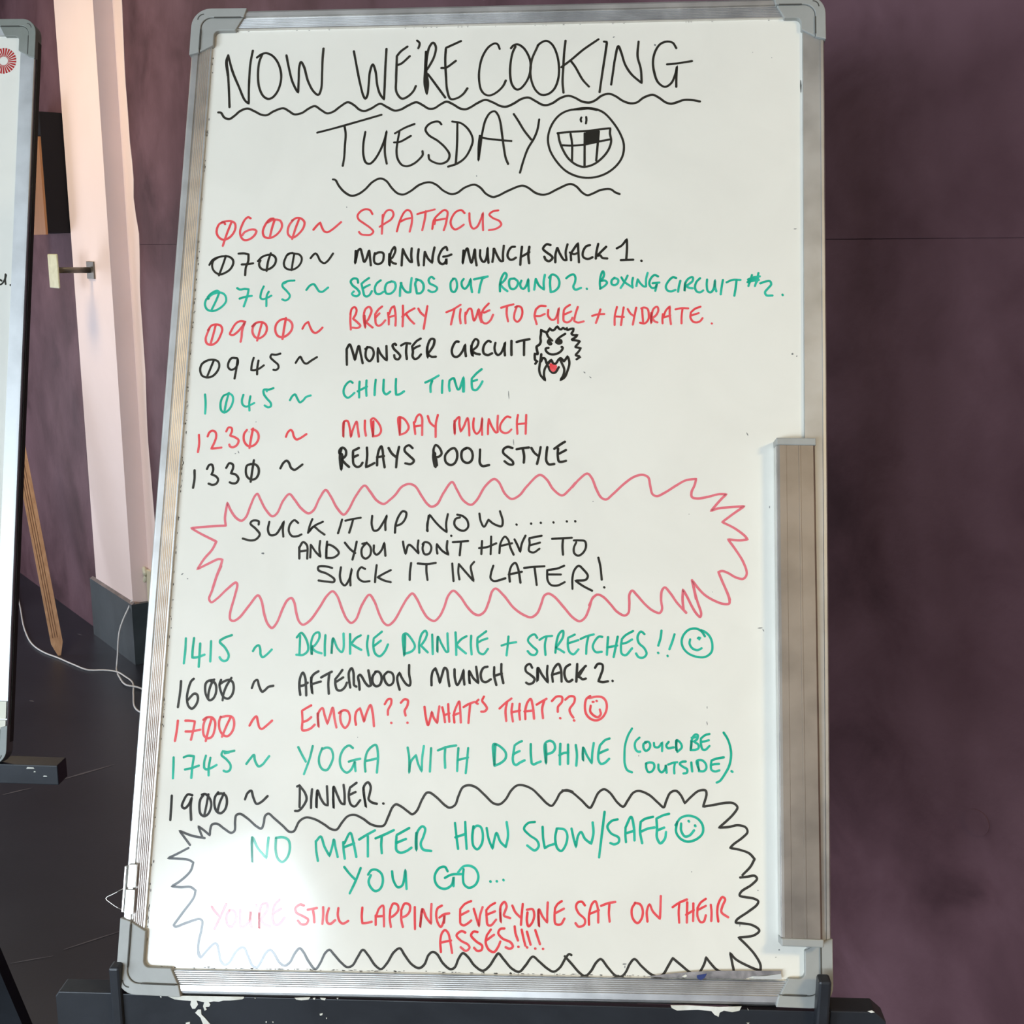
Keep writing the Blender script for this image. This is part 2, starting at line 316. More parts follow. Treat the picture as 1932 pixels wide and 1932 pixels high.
def corner(c, iu, iv, lu, lv, m, parent, wid=.0245, dirt=None):
    """moulded plastic corner: c outer corner (u,v), iu/iv inward signs, lu/lv leg lengths"""
    def X(a, b_, h): return Vector((c[0]+iu*a, c[1]+iv*b_, h))
    R = .021
    arc = [(R-R*math.cos(t*math.pi/16), R-R*math.sin(t*math.pi/16)) for t in range(9)]     # (0,R) -> (R,0)
    o1, w1 = -.0012, .0095
    outer = [(o1, lv)] + [(a+o1, b_+o1) for a, b_ in arc] + [(lu, o1)]
    r2 = .012
    arc2 = [(w1+r2-r2*math.cos(t*math.pi/16), w1+r2-r2*math.sin(t*math.pi/16)) for t in range(9)]
    inner_a = [(w1, lv-.003)] + arc2 + [(lu-.003, w1)]
    band = outer + inner_a[::-1]
    b = MB(); base = -.0125
    b.prism([X(a, q, base) for a, q in band], (0, 0, 0), (0, 0, .0072-base))
    # lower inner band, its ends cut back at a slant and its inside corner rounded onto the sheet
    r3 = .006; wi = wid
    arc3 = [(wi+r3-r3*math.cos(t*math.pi/16), wi+r3-r3*math.sin(t*math.pi/16)) for t in range(9)]
    ib = [(w1+.0003, lv-.004)] + [(a+.0003, q+.0003) for a, q in arc2] + [(lu-.004, w1+.0003)] + [(lu-.012, wi)] + arc3[::-1] + [(wi, lv-.012)]
    b.prism([X(a, q, base) for a, q in ib], (0, 0, 0), (0, 0, .0058-base))
    o = b.build('corner_cap', m, parent); bevel(o, .0007)
    # moulding line between the two bands
    g = MB(); rr = r2*0.55
    arcg = [(w1*0.62+rr-rr*math.cos(t*math.pi/16), w1*0.62+rr-rr*math.sin(t*math.pi/16)) for t in range(9)]
    for a_, b_ in zip(arcg[:-1], arcg[1:]):
        q = Vector(b_)-Vector(a_); nn = Vector((q.y, -q.x)).normalized()*.0006
        g.poly([X(a_[0]-nn.x, a_[1]-nn.y, .0074), X(b_[0]-nn.x, b_[1]-nn.y, .0074), X(b_[0]+nn.x, b_[1]+nn.y, .0074), X(a_[0]+nn.x, a_[1]+nn.y, .0074)])
    for (a0, a1) in (((w1-.0004, r2+.012), (w1+.0008, lv-.006)), ((r2+.012, w1-.0004), (lu-.006, w1+.0008))):
        g.poly([X(a0[0], a0[1], .0074), X(a1[0], a0[1], .0074), X(a1[0], a1[1], .0074), X(a0[0], a1[1], .0074)])
    g.build('moulding_line', M['groove'], o)
    return o
def whiteboard(e, TL, TR, BR, BL, capm, railm, profs, legs):
    """corner points are the inner corners of the sheet; rails stand outside them"""
    W_ = .0226
    b = MB(); g = .004
    b.prism([Vector((TL[0]-g, TL[1]+g, 0)), Vector((TR[0]+g, TR[1]+g, 0)), Vector((BR[0]+g, BR[1]-g, 0)), Vector((BL[0]-g, BL[1]-g, 0))], (0, 0, 0), (0, 0, -.003))
    surf = b.build('writing_surface', M['enamel'], e)
    b = MB(); b.prism([Vector((TL[0]-.012, TL[1]+.012, -.003)), Vector((TR[0]+.012, TR[1]+.012, -.003)), Vector((BR[0]+.012, BR[1]-.012, -.003)), Vector((BL[0]-.012, BL[1]-.012, -.003))], (0, 0, 0), (0, 0, -.007))
    b.build('backing_panel', M['back'], e)
    def out(p, q, s):  # offset an edge outwards
        p, q = Vector(p), Vector(q); d_ = (q-p).normalized(); n_ = Vector((-d_.y, d_.x))*s; return p+n_*W_, q+n_*W_, -n_
    pr = profs
    for (p, q, s, prof, mm) in ((TL, TR, 1, pr[0], railm[0]), (BL, BR, -1, pr[1], railm[1]), (BL, TL, 1, pr[2], railm[2]), (BR, TR, -1, pr[3], railm[3])):
        a, b_, inn = out(p, q, s); ext = (b_-a).normalized()*.006
        rail(a-ext, b_+ext, inn, prof, mm, e)
    for c_, iu, iv, (lu, lv) in ((TL, 1, -1, legs[0]), (TR, -1, -1, legs[1]), (BR, -1, 1, legs[2]), (BL, 1, 1, legs[3])):
        corner((c_[0]-iu*W_, c_[1]-iv*W_), iu, iv, lu, lv, capm, e)
    return surf

wb = empty('whiteboard', 'large handwritten whiteboard in an aluminium frame standing on the black easel ledge', 'whiteboard', BM)
TL, TR, BR, BL = (-0.31661, 0.98149), (0.32521, 0.98979), (0.31634, 0.00624), (-0.32217, -0.00683)
surf = whiteboard(wb, TL, TR, BR, BL, M['cap'], (M['alu'], M['alu'], M['alu'], M['alu_satin']), (RIB, RIBB, RIB, FLAT), ((.060, .054), (.054, .050), (.052, .062), (.064, .070)))

# pen tray turned on its side and clipped along the right rail
tr = MB(); u0, u1, v0, v1, th = .2918, .3288, .0470, .5180, .0185
prof = [(u0, .0006), (u0, th-.002), (u0+.002, th), (u0+.0085, th), (u0+.0088, th-.0004), (u0+.0205, th-.0004), (u0+.0208, th), (u0+.0225, th), (u0+.0228, th-.0004), (u1-.002, th-.0004), (u1, th-.002), (u1, .0046), (u0+.005, .0046), (u0+.005, .0006)]
tr.prism([Vector((a, v0, h)) for a, h in prof], (0, 0, 0), (0, v1-v0, 0))
tray = tr.build('pen_tray', M['alu_dull'], wb)
tray['label'] = 'dull brownish aluminium pen tray clipped upright along the right rail'
b = MB(); b.box((u0-.0010, v0, .0008), (.0010, 0, 0), (0, v1-v0, 0), (0, 0, th-.004)); b.build('lit_tray_side', M['alu'], tray)  # window light on the tray's side, put in as brighter metal
for (va, vb) in ((v0-.0075, v0-.0001), (v1+.0001, v1+.0075)):
    b = MB(); b.box((u0-.0015, va, .0006), (u1-u0+.0025, 0, 0), (0, vb-va, 0), (0, 0, th+.0003)); bevel(b.build('end_cap', M['cap'], tray), .0012)

# folding hanger clip on the left rail near the foot
hc = MB(); hc.box((-.3425, .0440, .0050), (.0090, 0, 0), (0, .0235, 0), (0, 0, .0022)); hc.box((-.3415, .0690, .0050), (.0085, 0, 0), (0, .0225, 0), (0, 0, .0022))
hc.box((-.3455, .0455, -.0100), (.0025, 0, 0), (0, .0440, 0), (0, 0, .0172))
hcl = hc.build('hanger_clip', M['chrome'], wb); bevel(hcl, .0006)
b = MB(); b.tube([(-.3440, .0690, .002), (-.3560, .0620, .001), (-.3632, .0585, 0), (-.3645, .0568, 0), (-.3632, .0552, 0), (-.3540, .0500, .001), (-.3440, .0455, .002)], .0005, 6); b.build('wire_loop', M['chrome'], hcl, True)

# ------------------------------ handwriting: pen paths in board millimetres (x right, y up from the sheet's foot)
def ribbon(bm, lay, path, width, z, t0, t1):
    n = len(path)
    if n == 1: path = [path[0], path[0]+Vector((.0003, 0))]; n = 2
    dirs = []
    for i in range(n):
        t = path[min(i+1, n-1)]-path[max(i-1, 0)]; dirs.append(t.normalized() if t.length > 1e-9 else Vector((1, 0)))
    h = width/2; cap_a = []; rows = []
    tot = sum((path[i+1]-path[i]).length for i in range(n-1)) or 1; acc = 0
    for i in range(n):
        if i: acc += (path[i]-path[i-1]).length
        nn = Vector((-dirs[i].y, dirs[i].x)); k_ = acc/tot
        wv = h*(1+.10*noise.noise(Vector((path[i].x*90, path[i].y*90, width*1e3))))
        rows.append((path[i]+nn*wv, path[i]-nn*wv, t0+(t1-t0)*k_**1.5))
    prev = None
    def V(p, c):
        v = bm.verts.new((p.x, p.y, z)); v[lay] = c; return v
    a0 = [V(path[0]-dirs[0]*h*math.cos(t)+Vector((-dirs[0].y, dirs[0].x))*h*math.sin(t), t0) for t in (-.9, 0, .9)]
    a1 = [V(path[-1]+dirs[-1]*h*math.cos(t)+Vector((-dirs[-1].y, dirs[-1].x))*h*math.sin(t), t1) for t in (-.9, 0, .9)]
    vr = [(V(a, c), V(b_, c)) for a, b_, c in rows]
    bm.faces.new([vr[0][1], a0[0], a0[1], a0[2], vr[0][0]][::-1]); bm.faces.new([vr[-1][1], a1[0], a1[1], a1[2], vr[-1][0]])
    for i in range(n-1):
        q = [vr[i][1], vr[i+1][1], vr[i+1][0], vr[i][0]]
        bm.faces.new(q)
def write(name, label, spec, parent, zb=.00012):
    bm = bmesh.new(); lay = bm.verts.layers.float.new('ink'); cols = []; k_ = 0
    rnd = random.Random(len(label)*7+len(spec))
    for (col, width, strokes) in spec:
        mi = cols.index(col) if col in cols else (cols.append(col) or len(cols)-1)
        for st in strokes.split(';'):
            if not st: continue
            fill = st[0] == '#'
            segs = [[Vector((float(a)*1e-4, float(b_)*1e-4)) for a, b_ in (q.split(',') for q in sg.split())] for sg in st.lstrip('#').split('|')]
            nf0 = len(bm.faces); z = zb + .000004*(k_ % 12); k_ += 1
            if fill:
                vsx = [bm.verts.new((p_.x, p_.y, z)) for p_ in segs[0]]
                for v_ in vsx: v_[lay] = 0.15
                bm.faces.new(vsx)
            else:
                path = []
                for i, sg in enumerate(segs):
                    if i: sg = [path[-1]] + sg
                    c_ = catmull(sg, .0012); path += c_ if not i else c_[1:]
                t0 = rnd.uniform(.05, .35); t1 = rnd.uniform(.45, .85)
                if len(path) > 200: t0 = t1 = .5
                ribbon(bm, lay, path, width*1.07e-4, z, t0, t1)
            bm.faces.ensure_lookup_table()
            for f_ in bm.faces[nf0:]: f_.material_index = mi
    for f_ in bm.faces:
        if f_.normal.z < 0: f_.normal_flip()
    bm.normal_update()
    for f_ in bm.faces:
        if f_.normal.z < 0: f_.normal_flip()
    me = bpy.data.meshes.new(name); bm.to_mesh(me); bm.free()
    o = link(name, me, [M[c] for c in cols], parent); o['label'] = label; return o
INK = [
('drawing', 'black wavy underline', [('k', 24.8, '-3058,8860 -3028,8856 -2986,8800 -2931,8781 -2873,8820 -2815,8874 -2736,8903 -2655,8870 -2577,8830 -2516,8825 -2443,8869 -2339,8904 -2276,8871 -2214,8833 -2131,8848 -2058,8899 -1992,8927 -1922,8882 -1852,8842 -1785,8862 -1712,8921 -1632,8970 -1562,8936 -1500,8883 -1446,8867 -1373,8895 -1277,8950 -1201,8913 -1117,8871 -1050,8881 -969,8928 -881,8965 -812,8932 -744,8891 -684,8894 -619,8938 -553,8970 -484,8941 -401,8890 -341,8881 -283,8908 -221,8949 -133,8988 -51,8959 39,8914 99,8909 172,8942 259,8997 333,9012 408,8972 483,8929 534,8924 600,8950 673,9002 761,9030 835,9006 909,8964 990,8951 1056,8979 1114,9026 1194,9051 1268,9022 1349,8966 1430,8939 1496,8949 1568,9004 1663,9035 1729,9003 1802,8948 1860,8932 1919,8947 1991,8973 2078,8973 2166,8956')]),
('handwriting', 'black word NOW', [('k', 24.9, '-2990,9532 -3007,9462 -2978,9291;-2990,9532 -3000,9454 -2980,9324 -2960,9162 -2936,8920;-2990,9532 -2929,9340 -2848,9161 -2770,8999 -2725,8959|-2736,9192 -2735,9435 -2717,9585;-2666,9503 -2619,9540 -2566,9554 -2496,9523 -2430,9441 -2388,9319 -2386,9206 -2418,9094 -2467,9030 -2512,9014 -2567,9046 -2618,9143 -2642,9289 -2637,9451 -2611,9535;-2339,9526 -2305,9383 -2258,9221 -2211,9124 -2185,9086|-2187,9237 -2189,9382 -2174,9447 -2137,9390 -2083,9220 -2016,9099 -1961,9058 -1934,9122 -1932,9316 -1935,9477 -1931,9604')]),
('handwriting', "black writing WE'RE", [('k', 24.4, '-1593,9568 -1562,9426 -1506,9184 -1462,9039 -1441,9010 -1421,9047 -1412,9167 -1404,9328 -1377,9411 -1343,9327 -1317,9166 -1282,9062 -1236,8999|-1236,9150 -1237,9375 -1234,9593;-1004,9618 -1077,9559 -1116,9506|-1115,9406 -1113,9229 -1103,9085 -1040,9008 -973,9036 -916,9100 -894,9155;-1116,9398 -1064,9418 -974,9505;-901,9688 -874,9662 -873,9630 -884,9597;-798,9556 -800,9371 -799,9179 -771,9059|-762,9178 -786,9323 -787,9467 -762,9612 -724,9661 -692,9612 -706,9499 -747,9403 -778,9347;-784,9307 -783,9147 -772,9083;-766,9291 -695,9194 -569,9018;-623,9362 -573,9366 -467,9445;-419,9677 -581,9598|-584,9466 -568,9257 -549,9097 -509,9001 -442,9009 -376,9056 -331,9124')]),
('handwriting', 'black word COOKING', [('k', 24.0, '7,9581 -17,9635 -47,9646 -113,9606 -177,9494 -207,9350 -207,9222 -181,9103 -135,9050 -82,9040 -9,9078 56,9149 83,9212;129,9588 156,9620 200,9633 261,9595 315,9514 347,9410 335,9266 286,9163 235,9111 198,9108 152,9164 128,9284 131,9428 150,9540 178,9607;419,9618 460,9653 512,9671 572,9632 627,9519 655,9359 647,9216 605,9105 540,9050 473,9043 413,9091 367,9186 346,9314 361,9458 410,9586 424,9621;1076,9684 915,9565 784,9446 681,9362;720,9671 708,9535 702,9375 697,9184 709,9066;784,9430 829,9366 913,9214 981,9134;1136,9656 1168,9651|1152,9515 1125,9308 1096,9070;1219,9156 1236,9291 1256,9450 1291,9602 1322,9529 1367,9385 1435,9274 1546,9170|1534,9336 1499,9480 1508,9652;1913,9572 1873,9636 1807,9649 1741,9621 1690,9542 1665,9431 1676,9304 1721,9177 1794,9126 1860,9168 1903,9270 1921,9365|1915,9238 1914,9125;1815,9385 1932,9397 2081,9421')]),
('drawing', 'black wavy underline', [('k', 23.1, '-1752,8081 -1726,8076 -1681,8005 -1615,7934 -1540,7895 -1468,7914 -1398,7966 -1318,8053 -1237,8091 -1173,8064 -1108,7982 -1043,7922 -980,7909 -909,7944 -809,8020 -706,8047 -633,8020 -548,7949 -464,7913 -403,7927 -323,7987 -221,8019 -158,7986 -94,7916 -20,7880 35,7894 136,7948 288,8007 350,7986 433,7926 505,7905 566,7915 667,7969 798,8025 860,8001 932,7926 984,7899 1044,7920 1125,7958 1226,7966 1277,7931 1323,7912')]),
('handwriting', 'black word TUESDAY', [('k', 23.0, '-1950,8619 -1797,8660 -1662,8699 -1256,8822;-1656,8699 -1638,8604 -1640,8460 -1641,8339 -1652,8235;-1424,8625 -1439,8482 -1431,8349 -1401,8272 -1359,8259 -1309,8305 -1251,8415 -1214,8525 -1191,8636|-1204,8503 -1199,8371 -1175,8259;-1106,8503 -1046,8508 -926,8577;-892,8714 -990,8673 -1100,8607;-1053,8624 -1069,8502 -1075,8403 -1059,8315 -1009,8244 -952,8230 -880,8260 -820,8315 -790,8359 -794,8402;-600,8708 -627,8738 -679,8738 -746,8700 -770,8650 -736,8589 -630,8517 -544,8435 -500,8358 -518,8292 -579,8259 -642,8265 -716,8309 -726,8358;-484,8741 -387,8720 -302,8643 -255,8532 -275,8434 -333,8324 -414,8259 -511,8224;-427,8732 -423,8478 -429,8259;-180,8576 -188,8483 -187,8291|-171,8450 -155,8604 -123,8758 -74,8840 -27,8855 10,8812 38,8724 57,8603 82,8438 106,8318 133,8252;-159,8554 -86,8540 49,8524 161,8514;179,8823 229,8745 294,8635 373,8530;454,8760 438,8645 404,8546 340,8426 297,8295 262,8154')]),
('drawing', 'black round grinning face with a missing tooth', [('k', 22.6, '824,8872 927,8889 1040,8880 1143,8834 1247,8718 1325,8586 1362,8466 1348,8336 1283,8228 1173,8141 1041,8098 899,8104 755,8169 640,8294 571,8425 553,8557 591,8699 671,8809 773,8863 896,8874 979,8882 1071,8864;906,8780 898,8758 905,8733;957,8785 960,8752 955,8711;653,8602 798,8616 1003,8629 1105,8644 1217,8655|1213,8598 1227,8510 1200,8412 1130,8315 1039,8244 938,8218 855,8245 773,8316 709,8425 677,8512 660,8602;793,8594 811,8479 814,8272;944,8599 948,8218;1095,8620 1086,8500 1071,8288;698,8463 821,8459 944,8470 1025,8489 1127,8511 1209,8527;#952,8615 1100,8631 1102,8500 954,8473')]),
('handwriting', 'red time 0600', [('r', 23.1, '-2898,7572 -2912,7592 -2957,7579 -2983,7527 -2982,7466 -2951,7419 -2904,7397 -2846,7419 -2800,7475 -2783,7536 -2794,7584 -2833,7607 -2884,7607 -2933,7597;-2832,7592 -2867,7484 -2891,7397 -2908,7328;-2624,7639 -2651,7653 -2683,7627 -2713,7562 -2730,7493 -2717,7432 -2686,7397 -2652,7393 -2603,7415 -2564,7458 -2554,7497 -2584,7514 -2634,7506 -2683,7480 -2702,7449;-2374,7636 -2407,7632 -2439,7601 -2469,7545 -2482,7484 -2462,7432 -2411,7417 -2354,7437 -2299,7493 -2277,7554 -2297,7610 -2340,7625 -2390,7619 -2434,7593;-2361,7623 -2385,7528 -2403,7419;-2172,7615 -2120,7645 -2073,7636 -2036,7597 -2043,7537 -2081,7476 -2137,7428 -2170,7426 -2205,7459 -2212,7511 -2195,7571 -2164,7615;-2094,7636 -2126,7537 -2159,7407')]),
('handwriting', 'red tilde after 0600', [('r', 22.9, '-1934,7511 -1899,7558 -1865,7593|-1843,7537 -1816,7494 -1783,7483 -1734,7511 -1639,7598')]),
('handwriting', 'red word SPATACUS', [('r', 21.6, '-1305,7688 -1334,7732 -1381,7742 -1428,7723 -1464,7673 -1452,7629 -1393,7584 -1325,7535 -1287,7491 -1312,7458 -1369,7454 -1416,7461 -1441,7487;-1221,7545 -1157,7589 -1102,7629 -1078,7683 -1097,7727 -1135,7734 -1167,7708 -1192,7634 -1194,7466;-1194,7678 -1193,7594 -1194,7466;-1034,7494 -1019,7565 -999,7634 -964,7708 -932,7734 -898,7718 -879,7663 -879,7584 -897,7491;-997,7604 -951,7629 -891,7644;-822,7688 -757,7708 -637,7740;-733,7721 -740,7634 -763,7506;-656,7521 -641,7624 -587,7693 -532,7734 -501,7713 -505,7634 -516,7565 -533,7506;-627,7629 -634,7575;-617,7619 -566,7629 -519,7636;-316,7698 -353,7732 -409,7713 -449,7654 -463,7595 -445,7541 -412,7516 -366,7536 -322,7570;-266,7698 -260,7614 -240,7546 -216,7524 -179,7546 -144,7624 -120,7705|-120,7605 -114,7507;42,7730 -16,7718 -52,7683 -13,7644 57,7610 77,7570 45,7536 -1,7517 -52,7509')]),
('handwriting', 'black time 0700', [('k', 23.0, '-3040,7114 -3010,7168 -2966,7194 -2900,7211 -2833,7207 -2789,7173 -2782,7130 -2808,7070 -2855,7031 -2912,7009 -2963,7026 -3000,7069 -3010,7121 -2997,7164 -2958,7194;-2867,7216 -2887,7138 -2928,6996;-2731,7242 -2668,7244 -2622,7234|-2621,7156 -2642,7087 -2645,7000;-2690,7120 -2627,7123 -2566,7134;-2515,7158 -2474,7204 -2417,7227 -2359,7226 -2325,7191 -2325,7140 -2351,7097 -2399,7067 -2449,7062 -2488,7088 -2501,7131 -2488,7165;-2381,7247 -2405,7157 -2415,7049;-2148,7250 -2193,7239 -2223,7183 -2233,7131 -2218,7089 -2175,7065 -2126,7067 -2078,7098 -2047,7149 -2046,7201 -2077,7235 -2119,7243 -2169,7247 -2201,7226;-2127,7243 -2138,7149 -2146,7059')]),
('handwriting', 'black tilde after 0700', [('k', 22.9, '-1948,7192 -1923,7227 -1899,7246 -1877,7227 -1841,7162 -1798,7137 -1766,7158 -1735,7201 -1709,7246')]),
('handwriting', 'black word MORNING', [('k', 24.9, '-1466,7274 -1465,7201 -1467,7134|-1456,7201 -1441,7279 -1418,7297 -1397,7240 -1369,7152 -1347,7191 -1323,7279 -1310,7201 -1297,7115;-1260,7250 -1267,7192 -1256,7143 -1218,7128 -1176,7153 -1164,7202 -1171,7250 -1214,7260 -1255,7240;-1105,7241 -1104,7172 -1098,7109|-1087,7260 -1052,7319 -1041,7280 -1070,7202 -1093,7177 -1063,7143 -1030,7132;-962,7295 -967,7202 -968,7114;-962,7295 -926,7222 -876,7154 -859,7149|-870,7232 -868,7305;-793,7295 -799,7203 -786,7115;-726,7266 -730,7193 -732,7117;-726,7266 -691,7193 -644,7144|-640,7222 -625,7315;-488,7286 -501,7320 -535,7301 -571,7232 -578,7184 -563,7145 -530,7130 -502,7155 -494,7194|-492,7135;-528,7213 -491,7218 -442,7237')]),
('handwriting', 'black word MUNCH', [('k', 24.7, '-315,7282 -318,7204 -320,7136|-296,7272 -276,7306 -258,7243 -227,7146 -210,7204 -195,7296 -187,7204 -171,7117;-138,7287 -136,7214 -112,7165 -93,7156 -71,7195 -60,7316|-56,7224 -46,7146;5,7302 3,7224 -5,7156;10,7302 45,7224 83,7166 107,7166|104,7244 111,7336;228,7325 192,7320 158,7265 155,7215 182,7182 212,7184 242,7204;303,7325 294,7220 290,7125;294,7211 333,7234 382,7266;381,7325 372,7238 383,7143')]),
('handwriting', 'black word SNACK', [('k', 24.5, '604,7344 564,7353 526,7303 566,7262 610,7230 628,7203 594,7166 559,7180 541,7216;674,7312 658,7239 658,7153;678,7312 705,7248 750,7180 776,7176|765,7267 783,7353;809,7262 852,7244 891,7258;823,7176 822,7249 851,7303 892,7365|899,7258 906,7154;1019,7344 980,7331 947,7272 948,7217 983,7193 1017,7195 1047,7211;1105,7358 1089,7276 1082,7195;1189,7327 1137,7272 1090,7222|1128,7231 1150,7204 1202,7197')]),
('handwriting', 'black writing 1.', [('k', 24.3, '1300,7309 1351,7341 1404,7411|1407,7313 1400,7187;1344,7179 1404,7182 1473,7185;1557,7174 1561,7171')]),
('handwriting', 'green time 0745', [('g', 22.9, '-3022,6738 -3043,6737 -3059,6677 -3035,6622 -2984,6601 -2926,6614 -2863,6661 -2833,6712 -2845,6772 -2880,6801 -2931,6805 -2995,6780 -3034,6737;-3035,6754 -2997,6797 -2936,6827 -2906,6806;-2914,6801 -2934,6737 -2988,6601;-2722,6856 -2692,6841 -2642,6848 -2596,6845|-2605,6781 -2621,6713 -2638,6654;-2689,6740 -2628,6760 -2559,6771;-2436,6876 -2458,6816 -2462,6748 -2436,6735 -2396,6748 -2348,6774;-2379,6818 -2397,6774 -2395,6659;-2109,6943 -2175,6937 -2231,6911 -2233,6877 -2185,6826 -2149,6775 -2164,6737 -2196,6722 -2228,6734;-2191,6932 -2215,6911')]),
('handwriting', 'green tilde after 0745', [('g', 22.8, '-1975,6839 -1941,6886 -1900,6904 -1870,6870 -1839,6827 -1805,6819 -1742,6868')]),
('handwriting', 'green word SECONDS', [('g', 23.7, '-1425,6921 -1435,6961 -1473,6969 -1504,6939 -1486,6897 -1426,6846 -1403,6804 -1427,6774 -1464,6778 -1485,6799 -1466,6825;-1310,6974 -1356,6940 -1388,6910|-1368,6838 -1349,6779 -1324,6770 -1296,6787 -1273,6830;-1365,6863 -1337,6880 -1299,6899;-1184,6949 -1224,6915 -1244,6855 -1227,6805 -1194,6796 -1150,6822;-1069,6937 -1117,6915 -1135,6856 -1117,6805 -1080,6801 -1040,6831 -1022,6882 -1036,6928 -1069,6937;-962,6920 -972,6865 -973,6776;-970,6920 -944,6865 -901,6819 -864,6819|-863,6891 -856,6976;-796,6959 -815,6916 -804,6857 -794,6806|-754,6811 -727,6849 -729,6908 -759,6946 -809,6963;-617,6968 -646,6989 -674,6959 -660,6917 -610,6892 -581,6867 -596,6833 -636,6822 -673,6841')]),
('handwriting', 'green word OUT', [('g', 23.5, '-409,6969 -437,6935 -439,6876 -425,6833 -396,6825 -373,6867 -375,6927 -393,6969 -417,6970;-303,6967 -323,6935 -317,6885 -288,6859 -256,6893 -229,6969|-224,6893 -210,6822;-194,6963 -117,6982 -51,6995;-101,6987 -123,6911 -138,6818;-106,6973 -50,6997')]),
('handwriting', 'green word ROUND', [('g', 23.4, '84,6833 82,6914 102,6996 131,7037 149,7014 137,6969 103,6928 82,6914|118,6869 162,6835;228,6974 185,6965 177,6915 196,6865 235,6861 264,6897 268,6942 232,6974;306,6951 294,6915 304,6875 330,6861 355,6889 379,6970|381,6907 387,6836;457,6970 450,6916 443,6853;457,6970 493,6898 546,6853|540,6934 551,7016;595,6984 629,7020 677,6998 704,6944 696,6881 658,6840 620,6827;612,7007 607,6926 616,6827')]),
('handwriting', 'green writing 2.', [('g', 23.3, '776,6979 810,7008 853,7021 871,6990 868,6936 851,6886 873,6855 933,6875;992,6866 995,6862')]),
('handwriting', 'green word BOXING', [('g', 23.1, '1135,6869 1128,6919 1137,7009 1158,7058 1171,7027 1159,6982 1138,6950|1181,6955 1203,6932 1182,6901 1131,6865;1275,6982 1250,6955 1254,6915 1284,6906 1314,6928 1318,6964 1279,6987;1416,7010 1378,6929 1345,6875;1352,6991 1378,6947 1439,6902 1460,6889;1472,6987 1464,6938 1469,6880;1522,6969 1513,6926 1509,6897;1522,6969 1550,6926 1587,6892 1609,6892|1609,6974 1624,7041;1733,7003 1695,7017 1654,6974 1643,6917 1669,6878 1705,6883 1723,6931|1714,6888 1705,6845;1677,6928 1746,6936')]),
('handwriting', 'green word CIRCUIT', [('g', 23.0, '1921,6986 1886,6994 1837,6946 1814,6889 1832,6850 1869,6841 1914,6856;1964,6956 1950,6899 1941,6837;2014,6928 2009,6880 2007,6842|2018,6937 2054,6985 2091,6995 2091,6957 2050,6918 2023,6899|2055,6880 2091,6875;2168,6985 2132,6947 2115,6890 2132,6842 2168,6831 2200,6852;2240,6971 2236,6909 2249,6843 2276,6831 2308,6872 2322,6967|2322,6891 2335,6843;2403,6967 2390,6891 2380,6810;2441,6941 2503,6968 2584,6968;2543,6963 2534,6882 2520,6796')]),
('handwriting', 'green writing #2.', [('g', 22.8, '2702,7021 2683,6959 2665,6902;2769,7043 2755,6978 2732,6902;2661,6973 2719,6997 2783,7007;2656,6944 2719,6959 2773,6969;2665,6959 2764,6988;2674,6935 2701,6968 2755,6950;2787,6931 2836,6950 2886,6955 2899,6922 2863,6874 2835,6836 2848,6803 2911,6800;3013,6810 3016,6804')]),
('handwriting', 'red time 0900', [('r', 22.8, '-3007,6389 -2973,6440 -2924,6453 -2874,6440 -2854,6398 -2867,6339 -2903,6263 -2959,6229 -3010,6245 -3026,6296 -3009,6363 -2995,6402;-2928,6449 -2943,6364 -2968,6246;-2612,6484 -2662,6492 -2710,6467 -2754,6390 -2768,6348 -2735,6338 -2687,6374 -2641,6433 -2615,6480|-2639,6391 -2642,6315 -2648,6265;-2534,6434 -2495,6472 -2430,6481 -2387,6452 -2375,6401 -2397,6342 -2452,6304 -2494,6316 -2526,6367 -2525,6426 -2503,6464;-2430,6481 -2449,6392 -2471,6279;-2176,6521 -2233,6508 -2276,6461 -2284,6394 -2256,6335 -2206,6318 -2150,6344 -2108,6403 -2107,6462 -2142,6504 -2184,6516;-2177,6529 -2191,6411 -2201,6297')]),
('handwriting', 'red tilde after 0900', [('r', 22.6, '-1994,6412 -1968,6463 -1936,6488|-1908,6421 -1881,6379 -1852,6367 -1816,6388 -1781,6426')]),
('handwriting', 'red word BREAKY', [('r', 22.5, '-1489,6592 -1488,6508 -1478,6407;-1491,6575 -1478,6634 -1450,6653 -1428,6626 -1434,6576 -1460,6525|-1409,6483 -1379,6446 -1406,6424 -1464,6428;-1339,6559 -1332,6492 -1325,6425|-1340,6492 -1348,6568 -1330,6635 -1294,6656 -1268,6619 -1282,6560 -1304,6509 -1324,6492|-1286,6459 -1248,6430;-1157,6661 -1195,6627 -1226,6577|-1223,6526 -1213,6468 -1187,6449 -1155,6464 -1117,6510;-1220,6543 -1181,6585;-1092,6590 -1081,6527 -1078,6464;-1079,6578 -1057,6645 -1029,6666|-1014,6595 -1007,6528 -1007,6452;-1077,6544 -1013,6565;-813,6642 -876,6604 -939,6549;-937,6671 -932,6570 -931,6444;-900,6579 -857,6520 -810,6474;-772,6640 -746,6596 -704,6559;-677,6668 -688,6580 -707,6420')]),
('handwriting', 'red word TIME', [('r', 22.3, '-474,6602 -406,6632 -327,6684;-390,6632 -407,6548 -421,6468;-325,6636 -331,6557 -320,6481;-272,6599 -274,6540 -268,6482;-267,6582 -236,6641 -216,6641 -198,6574 -180,6511 -157,6558 -138,6637|-122,6549 -103,6495;-131,6633 -116,6549 -103,6499;-31,6699 -79,6644 -104,6594|-106,6536 -84,6491 -49,6482 -7,6518 18,6577;-78,6599 -20,6626')]),
